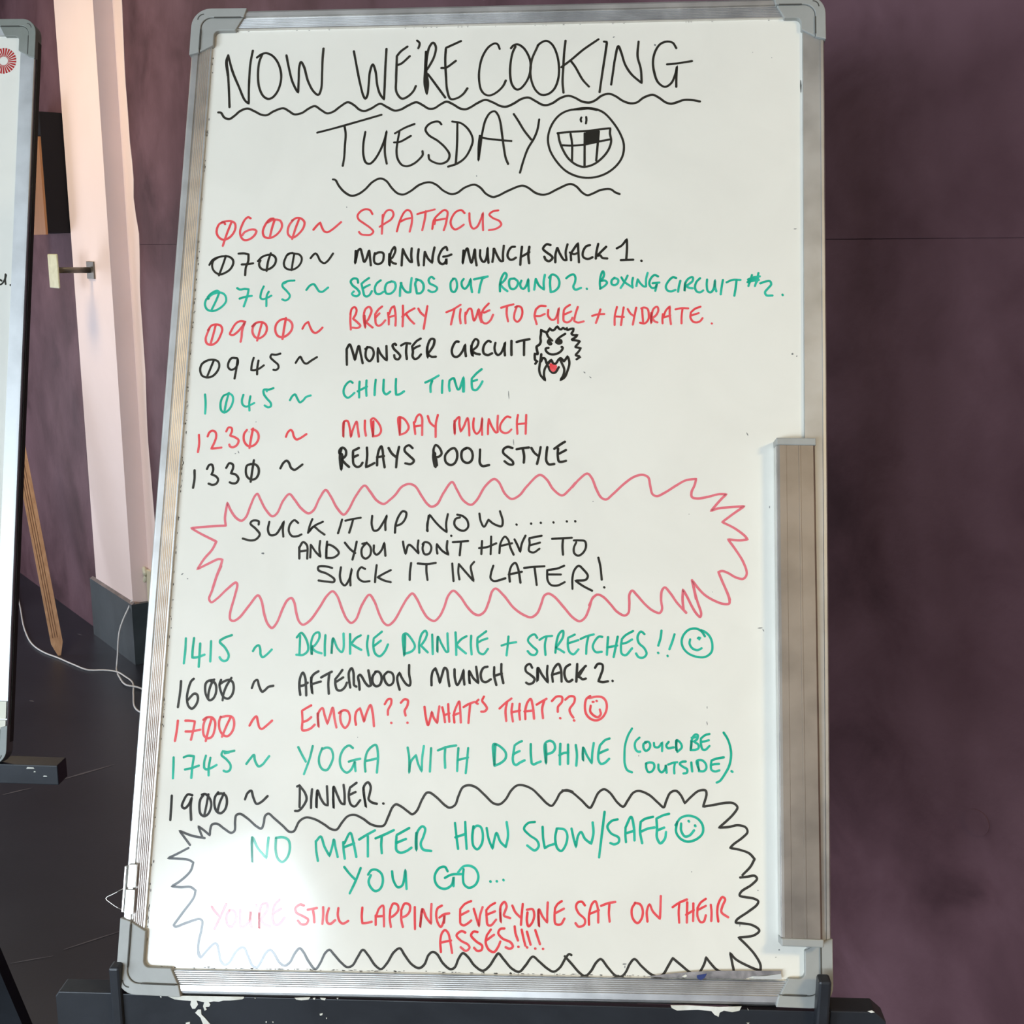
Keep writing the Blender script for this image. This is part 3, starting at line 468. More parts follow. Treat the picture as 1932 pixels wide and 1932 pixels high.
('handwriting', 'red word TO', [('r', 22.2, '100,6653 162,6674 229,6692;162,6672 160,6591 177,6506;249,6661 283,6672 313,6655 324,6592 304,6529 274,6502 243,6529 242,6591 266,6672')]),
('handwriting', 'red word FUEL', [('r', 22.1, '567,6674 507,6674 465,6637|453,6566 467,6512 477,6477;466,6566 509,6566 559,6589;594,6634 595,6567 630,6527 664,6531 689,6585 705,6657|698,6567 699,6491;820,6689 774,6657 757,6630|754,6568 759,6514 794,6498 836,6523 848,6550;766,6585 834,6617;902,6667 878,6586 866,6515|905,6497 966,6511')]),
('handwriting', 'red writing +', [('r', 22.0, '1053,6571 1109,6587 1179,6592;1138,6641 1118,6570 1093,6494')]),
('handwriting', 'red word HYDRATE', [('r', 21.2, '1309,6669 1288,6571 1287,6473;1288,6566 1382,6560;1379,6665 1365,6571 1353,6473;1420,6647 1450,6598 1484,6572;1509,6663 1493,6581 1475,6478;1549,6499 1599,6493 1635,6536 1639,6593 1625,6650 1588,6664 1561,6654;1570,6649 1575,6573 1581,6507;1666,6607 1662,6546 1667,6491|1666,6555 1688,6650 1724,6674 1738,6641 1716,6584 1675,6550|1698,6517 1730,6503;1784,6594 1780,6546 1782,6494;1789,6556 1815,6632 1856,6679|1856,6585 1868,6485;1789,6556 1861,6580;1915,6646 1978,6659 2046,6657;1987,6656 1978,6576 1977,6495;2172,6676 2114,6652 2073,6614|2069,6557 2096,6515 2132,6506 2168,6520 2193,6553;2078,6581 2154,6607')]),
('handwriting', 'red full stop', [('r', 20.6, '2287,6497 2290,6494')]),
('handwriting', 'black time 0945', [('k', 22.7, '-3004,6053 -3047,6019 -3063,5960 -3038,5894 -2983,5873 -2927,5887 -2880,5937 -2860,5996 -2875,6046 -2922,6066 -2979,6062 -3027,6040;-2925,6054 -2956,5961 -2984,5878;-2676,6085 -2733,6085 -2763,6038 -2764,5988 -2734,5959 -2693,5972 -2664,6022 -2667,6081|-2676,5964 -2688,5864;-2497,6091 -2512,6024 -2516,5957|-2479,5957 -2431,5974 -2384,6010;-2444,6062 -2452,5982 -2450,5912;-2215,6139 -2259,6126 -2309,6130|-2319,6100 -2280,6059 -2233,6018 -2227,5984 -2250,5961 -2279,5963')]),
('handwriting', 'black tilde after 0945', [('k', 22.6, '-2046,6040 -2023,6082 -2000,6107 -1978,6070 -1951,6037 -1927,6033 -1887,6062 -1823,6104')]),
('handwriting', 'black word MONSTER', [('k', 24.6, '-1512,6194 -1508,6115 -1502,6024;-1512,6194 -1484,6245 -1457,6191 -1419,6074|-1406,6149 -1385,6229 -1361,6141 -1336,6042;-1295,6217 -1309,6167 -1302,6100 -1264,6065 -1233,6101 -1224,6159 -1246,6205 -1283,6215 -1315,6196;-1181,6205 -1182,6143 -1175,6060;-1181,6205 -1150,6143 -1107,6093 -1082,6073|-1087,6143 -1093,6231;-992,6240 -1004,6256 -1028,6240 -1014,6202 -964,6153 -942,6120 -965,6086 -998,6098 -1007,6132;-939,6236 -895,6261 -842,6258;-879,6257 -883,6170 -872,6091;-734,6313 -775,6287 -821,6229|-811,6170 -813,6121 -791,6092 -759,6100 -725,6142;-816,6191 -792,6212 -742,6236;-663,6221 -663,6163 -651,6105|-659,6230 -626,6309 -593,6305 -595,6247 -625,6188 -648,6147 -615,6118 -568,6118')]),
('handwriting', 'black word CIRCUIT', [('k', 25.2, '-334,6282 -362,6282 -393,6232 -403,6174 -381,6124 -341,6120 -294,6174 -265,6253|-262,6183 -253,6125;-200,6241 -198,6175 -182,6126|-196,6241 -158,6312 -129,6292 -139,6234 -186,6183 -149,6155 -109,6147;2,6283 -22,6293 -59,6260 -76,6201 -65,6156 -24,6140 20,6160;51,6271 43,6215 57,6163 80,6141 108,6157 138,6222 152,6281|148,6203 154,6138;218,6295 219,6216 222,6142;272,6283 337,6302 406,6314;350,6292 351,6217 352,6143')]),
('handwriting', 'green time 1045', [('g', 22.6, '-2992,5690 -2979,5587 -2977,5483;-2746,5697 -2790,5680 -2815,5630 -2819,5564 -2804,5514 -2770,5498 -2731,5523 -2698,5581 -2689,5648 -2708,5689 -2750,5701;-2738,5709 -2760,5606 -2774,5494;-2582,5690 -2594,5632 -2583,5583 -2545,5562 -2505,5579 -2462,5602;-2507,5674 -2515,5600 -2508,5521;-2267,5764 -2319,5747 -2368,5746 -2366,5701 -2330,5651 -2286,5602 -2284,5569 -2312,5557 -2350,5577;-2336,5751 -2335,5730')]),
('handwriting', 'green tilde after 1045', [('g', 22.4, '-2085,5636 -2063,5679 -2035,5700 -2008,5655 -1978,5614 -1946,5635 -1916,5672 -1868,5689')]),
('drawing', 'black shaggy horned monster face with red tongue', [('k', 24.2, '472,6050 493,6082|471,6089 463,6160|495,6154 487,6192 483,6238 508,6254 523,6290 519,6329 524,6375 523,6417|549,6401 587,6392 614,6434|637,6412 659,6415 692,6454 709,6432 731,6422 752,6438 775,6425 793,6439|797,6416 831,6429 862,6433|857,6403 841,6377 864,6361 904,6364|883,6338 846,6312 883,6306 930,6296|909,6267 884,6234 910,6228 941,6222|917,6183 889,6147 917,6137 939,6131|899,6102;581,6385 600,6343 642,6301;607,6310 598,6284 621,6258 636,6268 614,6284;620,6297 608,6271;776,6375 720,6337 689,6304 683,6285 709,6269 737,6279 733,6305 708,6305 705,6285;727,6298 708,6279;606,6223 578,6216 582,6187 617,6158 654,6152 698,6162 741,6194 753,6227 741,6233;532,6154 527,6102 519,6050 514,5986 527,5934 556,5896 579,5873|565,5928 570,5992 594,6038 637,6090;531,6076 549,6112 571,6106 587,6057|612,6070 637,6093 656,6058 681,6052 712,6097 733,6113 768,6078|787,6104 805,6133|815,6111 825,6059 808,5982 778,5910 735,5878|765,5930 773,5994 750,6052 731,6091;607,6025 627,5980 658,5955 683,5961 716,6016'), ('r', 24.2, '631,6045 642,5993 659,5977;635,6045 651,6032 688,6026;688,6026 676,5993 659,5974;641,6025 664,6006 676,6016')]),
('handwriting', 'green word CHILL', [('g', 23.4, '-1432,5829 -1457,5846 -1496,5816 -1522,5758 -1515,5701 -1477,5668 -1445,5685 -1408,5722;-1375,5739 -1335,5760 -1280,5790;-1359,5843 -1360,5768 -1356,5673;-1287,5856 -1287,5769 -1280,5691;-1190,5865 -1195,5786 -1195,5700;-1106,5866 -1106,5787 -1102,5738 -1075,5709 -1032,5738;-977,5875 -977,5788 -970,5706|-934,5711 -887,5744')]),
('handwriting', 'green word TIME', [('g', 23.3, '-669,5839 -606,5870 -531,5916;-597,5858 -612,5808 -609,5738;-489,5863 -491,5801 -490,5731;-417,5859 -419,5802 -411,5753;-413,5868 -374,5889 -356,5844 -325,5768 -310,5774 -290,5836 -271,5902|-264,5820 -263,5746;-276,5885 -273,5820 -270,5746;-84,5988 -135,5944 -185,5886|-183,5821 -170,5771 -137,5763 -99,5805 -72,5858;-172,5858 -129,5874')]),
('handwriting', 'red time 1230', [('r', 22.5, '-3028,5254 -3019,5164 -3026,5070;-2934,5239 -2919,5280 -2888,5301 -2854,5285 -2843,5240 -2859,5174 -2887,5108|-2843,5113 -2780,5122;-2740,5294 -2719,5336 -2686,5332 -2680,5299 -2697,5250|-2647,5234 -2604,5202 -2617,5152 -2657,5127 -2690,5135 -2699,5155;-2522,5313 -2548,5272 -2547,5202 -2512,5150 -2470,5138 -2423,5163 -2394,5221 -2402,5278 -2432,5310 -2473,5318;-2458,5330 -2472,5228 -2483,5121')]),
('handwriting', 'red tilde after 1230', [('r', 22.3, '-2105,5244 -2090,5290 -2059,5319 -2038,5298 -2023,5250 -1993,5217 -1957,5230 -1891,5276')]),
('handwriting', 'red word MID', [('r', 22.2, '-1502,5414 -1505,5326 -1503,5246|-1502,5414 -1468,5421 -1444,5362 -1423,5250|-1405,5334 -1371,5415 -1357,5349 -1339,5255;-1284,5427 -1281,5336 -1267,5266;-1195,5421 -1193,5344 -1191,5260|-1219,5410 -1220,5438 -1196,5452 -1161,5425 -1124,5372 -1111,5317 -1134,5275 -1195,5260')]),
('handwriting', 'red word DAY', [('r', 22.1, '-918,5459 -914,5368 -914,5281|-932,5466 -880,5452 -836,5397 -824,5355 -853,5306 -914,5279;-772,5415 -762,5349 -753,5290;-763,5370 -685,5383;-761,5415 -743,5475 -716,5499 -691,5468 -684,5371 -681,5280;-630,5483 -603,5413 -557,5372;-525,5495 -542,5407 -540,5261')]),
('handwriting', 'red word MUNCH', [('r', 21.9, '-350,5435 -345,5359 -343,5290|-346,5424 -302,5476 -299,5403 -282,5320|-252,5375 -216,5466 -199,5382 -191,5281;-150,5463 -155,5397 -144,5332 -115,5300 -81,5340 -63,5471|-64,5384 -59,5290;5,5457 0,5385 0,5298;5,5457 39,5378 83,5317 101,5321|95,5400 98,5495;228,5478 192,5485 151,5444 124,5386 132,5336 175,5311 210,5319 241,5350;305,5504 296,5432 304,5305;300,5406 392,5417;390,5505 389,5404 389,5306')]),
('handwriting', 'black time 1330', [('k', 23.5, '-3049,4878 -3043,4788 -3052,4691;-2918,4892 -2900,4932 -2872,4941 -2854,4905 -2855,4864 -2869,4835|-2824,4820 -2793,4784 -2810,4739 -2850,4726 -2891,4738;-2716,4907 -2686,4956 -2649,4944 -2643,4908 -2663,4850|-2614,4839 -2579,4795 -2600,4750 -2641,4745 -2669,4755;-2459,4951 -2498,4934 -2507,4877 -2491,4820 -2449,4789 -2401,4797 -2372,4846 -2376,4911 -2410,4947 -2459,4951;-2429,4992 -2439,4886 -2449,4764')]),
('handwriting', 'black tilde after 1330', [('k', 23.4, '-2145,4910 -2120,4963 -2085,4992 -2060,4972 -2033,4916 -1995,4896 -1956,4921 -1916,4954')]),
('handwriting', 'black word RELAYS', [('k', 24.9, '-1516,5123 -1529,5054 -1522,4977 -1507,4901|-1503,4999 -1509,5068 -1534,5075 -1536,5109 -1506,5138 -1470,5110 -1468,5055 -1500,5012 -1470,4971 -1427,4934;-1334,5136 -1394,5104|-1391,5028 -1381,4965 -1345,4935 -1311,4946 -1289,4981;-1391,5035 -1341,5060;-1251,5141 -1244,5057 -1252,4933|-1209,4954 -1165,4979;-1137,4955 -1137,5045 -1120,5128 -1101,5157 -1085,5108 -1074,5018 -1057,4935;-1141,5041 -1069,5053;-1025,5140 -988,5082 -946,5047;-916,5152 -932,5055 -938,4937;-775,5141 -814,5171 -854,5146 -856,5111 -809,5063 -756,5008 -785,4974 -844,4980')]),
('handwriting', 'black word POOL', [('k', 24.7, '-529,4946 -545,5025 -540,5087 -558,5108 -537,5177 -498,5150 -472,5088 -495,5057 -529,5049;-556,5136 -556,5039 -539,4956;-516,4963 -529,5039;-402,5117 -434,5068 -425,4999 -376,4969 -336,4986 -311,5042 -316,5111 -341,5145 -375,5138 -405,5113;-217,5147 -258,5122 -267,5064 -248,5014 -201,4993 -163,5015 -150,5073 -170,5130 -210,5151 -245,5136;-76,5135 -76,5066 -74,4995 -48,4963 22,4974')]),
('handwriting', 'black word STYLE', [('k', 24.5, '257,5155 207,5167 166,5141 163,5105 217,5056 264,5013 268,4985 226,4984 179,5016;300,5143 363,5155 426,5163;363,5151 379,5072 377,5004;451,5159 483,5109 526,5074;546,5168 533,5081 513,4992;614,5169 607,5097 608,5025 634,4990 690,4994;794,5228 749,5199 686,5152;725,5156 723,5084 738,5020 766,5017 808,5029;737,5102 806,5141')]),
('drawing', 'rose spiky burst outline around the middle saying', [('p', 23.2, '-2682,4301 -2695,4381 -2680,4542|-2640,4462 -2578,4383 -2519,4355 -2475,4396 -2436,4511 -2396,4615 -2371,4639 -2337,4582 -2273,4474 -2200,4406 -2156,4435 -2095,4574 -2036,4641 -1981,4587 -1907,4496 -1825,4443 -1775,4476 -1719,4602 -1660,4689 -1606,4627 -1531,4502 -1459,4435 -1416,4481 -1343,4631 -1257,4741 -1197,4679 -1125,4589 -1050,4553 -989,4596 -935,4649 -870,4735 -797,4765 -734,4743 -662,4641 -603,4562 -557,4532 -501,4558 -437,4679 -354,4791 -303,4715 -232,4602 -152,4558 -97,4604 -11,4754 77,4829 123,4801 193,4677 262,4625 339,4662 416,4760 544,4878 616,4831 685,4730 775,4669 841,4721 907,4801;-2682,4301 -2814,4293 -3043,4270|-2947,4217 -2769,4134|-2809,4048 -2883,3956 -2950,3844|-2834,3906 -2734,3953 -2694,3948|-2707,3891 -2745,3777 -2777,3652;879,4757 946,4838 1028,4899 1073,4855 1123,4736 1173,4653 1222,4634 1289,4689 1404,4800 1501,4871 1588,4894 1646,4868 1666,4784 1691,4695 1735,4676 1812,4712 1928,4788 2024,4843 2130,4860|2111,4790 2082,4721 2087,4672 2140,4658 2256,4679 2352,4705 2433,4706|2390,4666 2275,4532|2342,4558 2467,4574 2610,4586|2505,4511 2389,4421|2504,4365 2609,4289 2642,4250|2561,4239 2446,4247|2522,4142 2598,4017 2630,3902 2597,3853 2521,3866 2445,3908 2388,3927 2350,3916|2397,3802 2444,3697 2463,3640;2088,3829|2112,3719 2127,3643;-2703,3882 -2737,3791 -2783,3622 -2806,3543 -2781,3509 -2721,3550 -2625,3647 -2538,3716 -2523,3694 -2541,3582 -2580,3391 -2571,3335 -2536,3325 -2481,3359 -2387,3484 -2302,3589 -2266,3542 -2222,3387 -2183,3299 -2138,3261 -2094,3312 -2035,3469 -1994,3548 -1956,3569 -1925,3527 -1896,3416 -1864,3333 -1823,3301 -1757,3341 -1663,3477 -1590,3601 -1536,3646 -1489,3603 -1426,3459 -1376,3366 -1330,3330 -1286,3362 -1226,3519 -1158,3618 -1105,3555 -1042,3412 -994,3335 -952,3314 -895,3360 -812,3516 -770,3589 -720,3640 -675,3591 -609,3471 -551,3395 -486,3368 -435,3414 -393,3503 -353,3626 -305,3676 -236,3622 -155,3513 -86,3448 -34,3436 18,3473 60,3578 90,3679 123,3707 208,3637 310,3517 411,3448 489,3425 548,3467 585,3556 616,3645 657,3666 716,3636 817,3528 906,3431 975,3396 1027,3433 1069,3533 1100,3633 1142,3667;1067,3557 1104,3632 1150,3666 1206,3644 1281,3570 1347,3497 1422,3462 1459,3490 1467,3574 1468,3677 1494,3713 1541,3669 1625,3577 1699,3518 1769,3495 1792,3534 1782,3627 1791,3721 1818,3751 1874,3694 1939,3602 2032,3502;2004,3539 1995,3632 1999,3734|2041,3660 2087,3568 2133,3495 2170,3463 2179,3496 2142,3616 2115,3718 2091,3825|2152,3747 2216,3683 2308,3629 2400,3598 2456,3604 2456,3650 2419,3752')]),
('handwriting', 'black word SUCK', [('k', 22.1, '-2338,4318 -2340,4352 -2404,4357 -2425,4328 -2364,4272 -2321,4216 -2358,4164 -2414,4152 -2496,4170;-2229,4348 -2238,4263 -2212,4212 -2155,4219 -2108,4288 -2077,4357|-2084,4277 -2074,4197;-1928,4342 -1969,4370 -2012,4323 -2020,4255 -1983,4204 -1926,4205 -1887,4223;-1782,4384 -1806,4315 -1820,4241;-1672,4358 -1761,4311 -1814,4247|-1766,4305 -1701,4260 -1648,4225')]),
('handwriting', 'black word IT', [('k', 22.0, '-1474,4384 -1488,4321 -1509,4241;-1439,4373 -1366,4391 -1282,4406;-1360,4385 -1374,4323 -1394,4249')]),
('handwriting', 'black word UP', [('k', 21.9, '-1164,4428 -1165,4337 -1140,4276 -1100,4282 -1047,4362 -1011,4437|-1025,4363 -1021,4283;-922,4257 -918,4342 -888,4433 -850,4481 -815,4468 -819,4411 -856,4354 -906,4330')]),
('handwriting', 'black writing NOW......', [('k', 21.6, '-583,4438 -594,4285;-588,4279 -594,4347 -572,4449|-507,4371 -449,4315 -391,4271|-400,4361 -386,4458;-290,4454 -239,4443 -187,4399 -174,4331 -212,4291 -269,4301 -315,4352 -306,4408 -261,4426;-63,4469 -47,4390 -12,4334 31,4408|88,4364 167,4343 177,4394 146,4497;317,4364 321,4360;466,4376 468,4371;563,4386 567,4382;692,4392 695,4388;827,4404 830,4401;912,4408 915,4403')]),
('handwriting', 'black word AND', [('k', 22.0, '-1903,4092 -1899,4030 -1896,3974;-1902,4087 -1866,4144 -1824,4111 -1814,3975;-1900,4047 -1816,4060;-1785,4117 -1784,4055 -1784,3987;-1779,4112 -1730,4045 -1678,3995|-1694,4079 -1690,4158;-1618,4154 -1621,4069 -1619,3985|-1609,4120 -1534,4093 -1491,4038 -1540,3992 -1619,3985')]),
('handwriting', 'black word YOU', [('k', 21.9, '-1434,4146 -1374,4079 -1322,4041;-1312,4159 -1328,4063 -1347,3973;-1208,4150 -1256,4087 -1247,4008 -1212,3986 -1168,4021 -1166,4100 -1208,4144 -1253,4138;-1133,4123 -1130,4055 -1101,4028 -1057,4068 -1027,4153|-1019,4091 -1010,4018')]),
('handwriting', "black writing WON'T", [('k', 21.7, '-836,4168 -824,4106 -804,4039|-774,4135 -669,4047|-683,4108 -678,4182;-623,4154 -632,4098 -608,4042 -563,4049 -543,4111 -567,4155 -612,4166 -634,4143;-488,4140 -488,4095 -479,4050;-488,4146 -429,4079 -366,4041|-385,4102 -382,4181;-345,4238 -342,4234;-326,4171 -242,4178 -170,4185;-242,4172 -246,4116 -251,4037')]),
('handwriting', 'black word HAVE', [('k', 21.5, '-56,4114 28,4127 118,4167;-28,4187 -30,4120 -31,4053;64,4234 64,4155 63,4054;152,4067 161,4168 203,4236 238,4203 262,4125 297,4053;161,4140 278,4170;302,4210 334,4149 363,4082|378,4172 413,4251;576,4252 449,4224|456,4173 452,4095 497,4079 557,4119;456,4151 561,4181')]),
('handwriting', 'black word TO', [('k', 21.8, '682,4222 782,4229 882,4237;793,4224 789,4146 796,4062;903,4210 956,4211 1014,4203 1025,4144 997,4085 949,4055 910,4079 904,4132 927,4191')]),
('handwriting', 'black word SUCK', [('k', 21.8, '-1552,3884 -1626,3900 -1694,3893 -1692,3859 -1599,3822 -1523,3767 -1528,3742 -1595,3743 -1686,3753;-1462,3892 -1468,3802 -1448,3735 -1413,3708 -1371,3770 -1348,3883|-1361,3793 -1355,3709;-1213,3880 -1253,3896 -1285,3850 -1276,3783 -1224,3751 -1162,3757;-1096,3921 -1103,3831 -1105,3747;-949,3873 -1015,3838 -1081,3798|-1012,3766 -944,3750')]),
('handwriting', 'black word IT', [('k', 21.7, '-744,3950 -752,3860 -752,3776;-677,3946 -581,3942 -492,3955;-587,3942 -584,3863 -570,3780')]),
('handwriting', 'black word IN', [('k', 21.6, '-324,3952 -316,3868 -305,3774;-257,3948 -260,3870 -246,3792;-257,3948 -188,3871 -101,3778|-126,3872 -134,3928 -102,3973')]),
('handwriting', 'black writing LATER!', [('k', 21.7, '94,3938 74,3865 70,3809 104,3782 220,3812;252,3851 385,3882;265,3779 258,3868 283,3947 316,3970 345,3914 373,3770;406,3921 511,3934 611,3942;511,3929 524,3840 537,3751;810,3951 744,3922 639,3903|647,3798 681,3754 747,3750 818,3785;645,3859 778,3861;897,3719 895,3830 913,3908 956,3953 999,3920 1049,3853 1030,3814 924,3802|1002,3750 1094,3704;1152,4039 1173,3952 1189,3817;1214,3742 1217,3738')]),
('handwriting', 'green time 1415', [('g', 23.0, '-3019,3137 -3017,3020 -3023,2884;-2935,3142 -2941,3022 -2940,2944|-2889,2949 -2815,2977;-2868,3089 -2867,2985 -2867,2853;-2757,3115 -2754,3011 -2752,2910;-2546,3180 -2617,3153 -2663,3125|-2665,3106 -2610,3053 -2566,2976 -2579,2930 -2610,2917 -2642,2932 -2659,2955')]),
('handwriting', 'green tilde after 1415', [('g', 22.9, '-2320,3024 -2295,3067 -2264,3084 -2246,3045 -2239,2991 -2218,2965 -2180,2989 -2128,3044')]),
('handwriting', 'green word DRINKIE', [('g', 22.7, '-1878,3172 -1835,3218 -1775,3142 -1758,3043 -1806,2998 -1874,2998;-1845,3190 -1842,2997;-1716,3088 -1717,3000|-1729,3121 -1700,3210 -1656,3227 -1647,3178 -1688,3099 -1720,3071|-1674,3034 -1617,3018;-1587,3201 -1588,3102 -1582,2997;-1507,3170 -1514,3092 -1516,3015|-1507,3170 -1457,3072 -1411,3034 -1396,3073 -1403,3222;-1336,3218 -1331,3118 -1326,3020;-1226,3207 -1278,3175 -1320,3119|-1274,3092 -1214,3061;-1151,3205 -1158,3111 -1138,3008;-1013,3249 -1094,3179|-1094,3102 -1070,3026 -1025,3002 -977,3050 -946,3122;-1090,3102 -1020,3158')]),
('handwriting', 'green word DRINKIE', [('g', 22.5, '-777,3219 -773,3115 -777,3010|-794,3224 -767,3236 -703,3171 -673,3106 -699,3062 -775,3032;-626,3047 -630,3151 -606,3239 -573,3267 -556,3240 -570,3185 -612,3118|-578,3086 -541,3052;-503,3230 -496,3132 -490,3036;-444,3210 -447,3133 -444,3051|-444,3210 -402,3134 -350,3059 -334,3064|-342,3146 -349,3247;-268,3258 -259,3148 -253,3033;-156,3222 -205,3193 -258,3132|-213,3094 -156,3050;-109,3228 -110,3141 -99,3042;41,3275 -45,3208|-43,3120 -24,3061 20,3047 63,3101;-44,3158 5,3187 54,3204')]),
('handwriting', 'green writing +', [('g', 22.3, '199,3137 270,3160 344,3173;266,3228 260,3138 251,3040')]),
('handwriting', 'green word STRETCHES', [('g', 22.1, '554,3221 526,3255 477,3230 462,3192 501,3143 557,3090 536,3052 492,3056 461,3088;577,3202 631,3234 702,3244;647,3234 632,3157 640,3054;738,3078 747,3182 773,3269 810,3298 811,3238 774,3171 742,3127|787,3106 825,3083;928,3262 861,3228|862,3141 880,3087 918,3066 967,3116;862,3173 965,3208;987,3220 1046,3248 1117,3268;1063,3243 1048,3167 1044,3074;1202,3245 1169,3247 1124,3195 1109,3140 1139,3094 1199,3097;1259,3245 1254,3161 1250,3069;1254,3143 1305,3153 1351,3163;1355,3251 1337,3154 1317,3048;1507,3310 1433,3267 1397,3229|1388,3155 1398,3082 1435,3069 1499,3139;1402,3183 1443,3193 1498,3227;1620,3282 1585,3307 1553,3260 1563,3196 1619,3142 1642,3087 1610,3050 1564,3053 1538,3089')]),
('handwriting', 'green writing !!', [('g', 22.0, '1755,3101 1759,3097;1788,3321 1779,3247 1757,3171;1848,3074 1851,3069;1917,3287 1895,3213 1867,3138')]),
('drawing', 'green smiley face', [('g', 21.9, '2216,3273 2184,3320 2133,3347 2060,3336 2005,3280 1987,3215 2005,3151 2060,3097 2152,3067 2225,3073 2280,3120 2289,3194 2267,3267 2225,3312 2179,3334;2071,3240 2065,3198 2092,3153 2143,3135 2184,3155;2147,3253 2170,3256;2156,3260 2161,3242')]),
('handwriting', 'black time 1600', [('k', 23.4, '-3039,2707 -3040,2611 -3053,2446;-2910,2733 -2936,2705 -2961,2613 -2967,2536 -2946,2460 -2909,2434 -2872,2469 -2853,2531 -2867,2577 -2896,2584 -2929,2552 -2954,2521;-2704,2726 -2762,2713 -2784,2686 -2782,2602 -2759,2549 -2734,2523 -2703,2535 -2675,2589 -2676,2666 -2698,2703 -2730,2710;-2700,2730 -2728,2680 -2747,2603 -2750,2534;-2629,2728 -2642,2682 -2621,2606 -2594,2560 -2546,2543 -2509,2578 -2494,2647 -2509,2708 -2542,2730 -2589,2718 -2642,2682;-2524,2750 -2570,2668 -2596,2583 -2600,2526')]),
('handwriting', 'black tilde after 1600', [('k', 23.3, '-2309,2655 -2286,2721 -2259,2737 -2236,2676 -2201,2620 -2175,2636 -2138,2671 -2091,2682')]),
('handwriting', 'black word AFTERNOON', [('k', 23.6, '-1812,2598 -1826,2685 -1821,2772 -1797,2821 -1772,2774 -1759,2686 -1751,2595;-1826,2685 -1781,2695 -1743,2722;-1710,2775 -1706,2697 -1690,2610|-1705,2775 -1680,2811 -1639,2838;-1702,2705 -1667,2719 -1610,2736;-1609,2777 -1555,2809 -1503,2837;-1529,2814 -1533,2718 -1523,2618;-1397,2857 -1430,2808 -1464,2764|-1461,2711 -1441,2659 -1405,2652 -1366,2683 -1345,2732;-1454,2738 -1419,2760 -1385,2783;-1309,2684 -1326,2767 -1329,2837 -1304,2877 -1285,2838 -1277,2759 -1270,2707 -1247,2695;-1214,2665 -1222,2734 -1234,2795 -1217,2813 -1198,2796 -1160,2736 -1123,2702 -1101,2711|-1113,2772 -1134,2859;-1058,2847 -1087,2799 -1085,2738 -1052,2704 -1017,2713 -997,2757 -1004,2818 -1032,2848 -1063,2847;-943,2846 -972,2810 -957,2750 -920,2716 -885,2734 -874,2786 -894,2838 -934,2850;-810,2675 -827,2727 -839,2796 -819,2844|-790,2789 -743,2729 -712,2717 -704,2747 -721,2834 -724,2921')]),
('handwriting', 'black word MUNCH', [('k', 23.4, '-491,2726 -494,2804 -483,2865 -458,2897|-429,2823 -409,2750|-389,2833 -365,2903 -343,2886 -327,2800 -312,2722;-266,2891 -260,2806 -234,2735 -202,2788 -174,2889|-172,2808 -162,2742;-118,2876 -116,2800 -109,2748|-118,2876 -77,2810 -23,2759|-35,2830 -50,2920;64,2923 25,2912 -2,2850 15,2784 49,2770 101,2800;131,2920 133,2834 157,2745;133,2834 209,2860;202,2954 204,2864 226,2765')]),
('handwriting', 'black word SNACK', [('k', 23.2, '510,2924 485,2961 447,2936 448,2889 497,2852 536,2815 522,2777 480,2762 453,2776;567,2920 569,2845 565,2788|567,2925 611,2855 670,2781|659,2875 662,2946;707,2857 783,2883;718,2791 711,2867 734,2934 771,2968 796,2916 805,2794;886,2966 844,2936 831,2870 856,2804 879,2795 912,2815;957,2972 954,2882 951,2797;1043,2955 1001,2912 959,2854|993,2836 1012,2822 1045,2830;1034,2950 983,2864')]),
('handwriting', 'black writing 2.', [('k', 23.1, '1134,2938 1162,2977 1205,2973 1210,2926 1192,2869 1169,2807|1212,2799 1264,2809;1308,2815 1311,2812')]),
('handwriting', 'red time 1700', [('r', 22.8, '-3044,2312 -3048,2221 -3060,2111;-2968,2314 -2916,2314 -2869,2309|-2879,2226 -2897,2127;-2958,2207 -2894,2210 -2808,2229;-2784,2327 -2754,2350 -2699,2352 -2665,2315 -2663,2231 -2686,2163 -2724,2146 -2765,2168 -2781,2236 -2774,2304 -2753,2347;-2699,2348 -2720,2260 -2746,2119;-2609,2362 -2622,2316 -2613,2240 -2578,2188 -2530,2171 -2486,2213 -2467,2290 -2487,2357 -2535,2371 -2605,2358;-2504,2368 -2545,2272 -2583,2165')]),
('handwriting', 'red tilde after 1700', [('r', 22.6, '-2310,2282 -2275,2348 -2246,2375 -2227,2319 -2208,2266 -2184,2252 -2146,2279 -2083,2338')]),
('handwriting', 'red word EMOM', [('r', 22.5, '-1695,2498 -1751,2465 -1786,2442|-1776,2347 -1771,2252 -1731,2253 -1688,2272 -1650,2309;-1775,2330 -1727,2349 -1689,2382;-1626,2420 -1619,2351 -1610,2283|-1620,2421 -1581,2474 -1552,2396 -1522,2319|-1499,2406 -1477,2481 -1453,2373 -1430,2287;-1412,2430 -1369,2457 -1324,2450 -1299,2394 -1309,2325 -1343,2285 -1380,2323 -1397,2392 -1390,2444;-1234,2318 -1246,2378 -1236,2448 -1202,2483|-1176,2415 -1156,2351|-1129,2450 -1097,2516 -1071,2435 -1053,2310')]),
('handwriting', 'red writing ??', [('r', 22.3, '-954,2528 -923,2577 -892,2579 -890,2534 -918,2473 -918,2426;-882,2347 -878,2345;-793,2546 -759,2581 -724,2573 -726,2521 -751,2469 -740,2422;-720,2353 -716,2351')]),
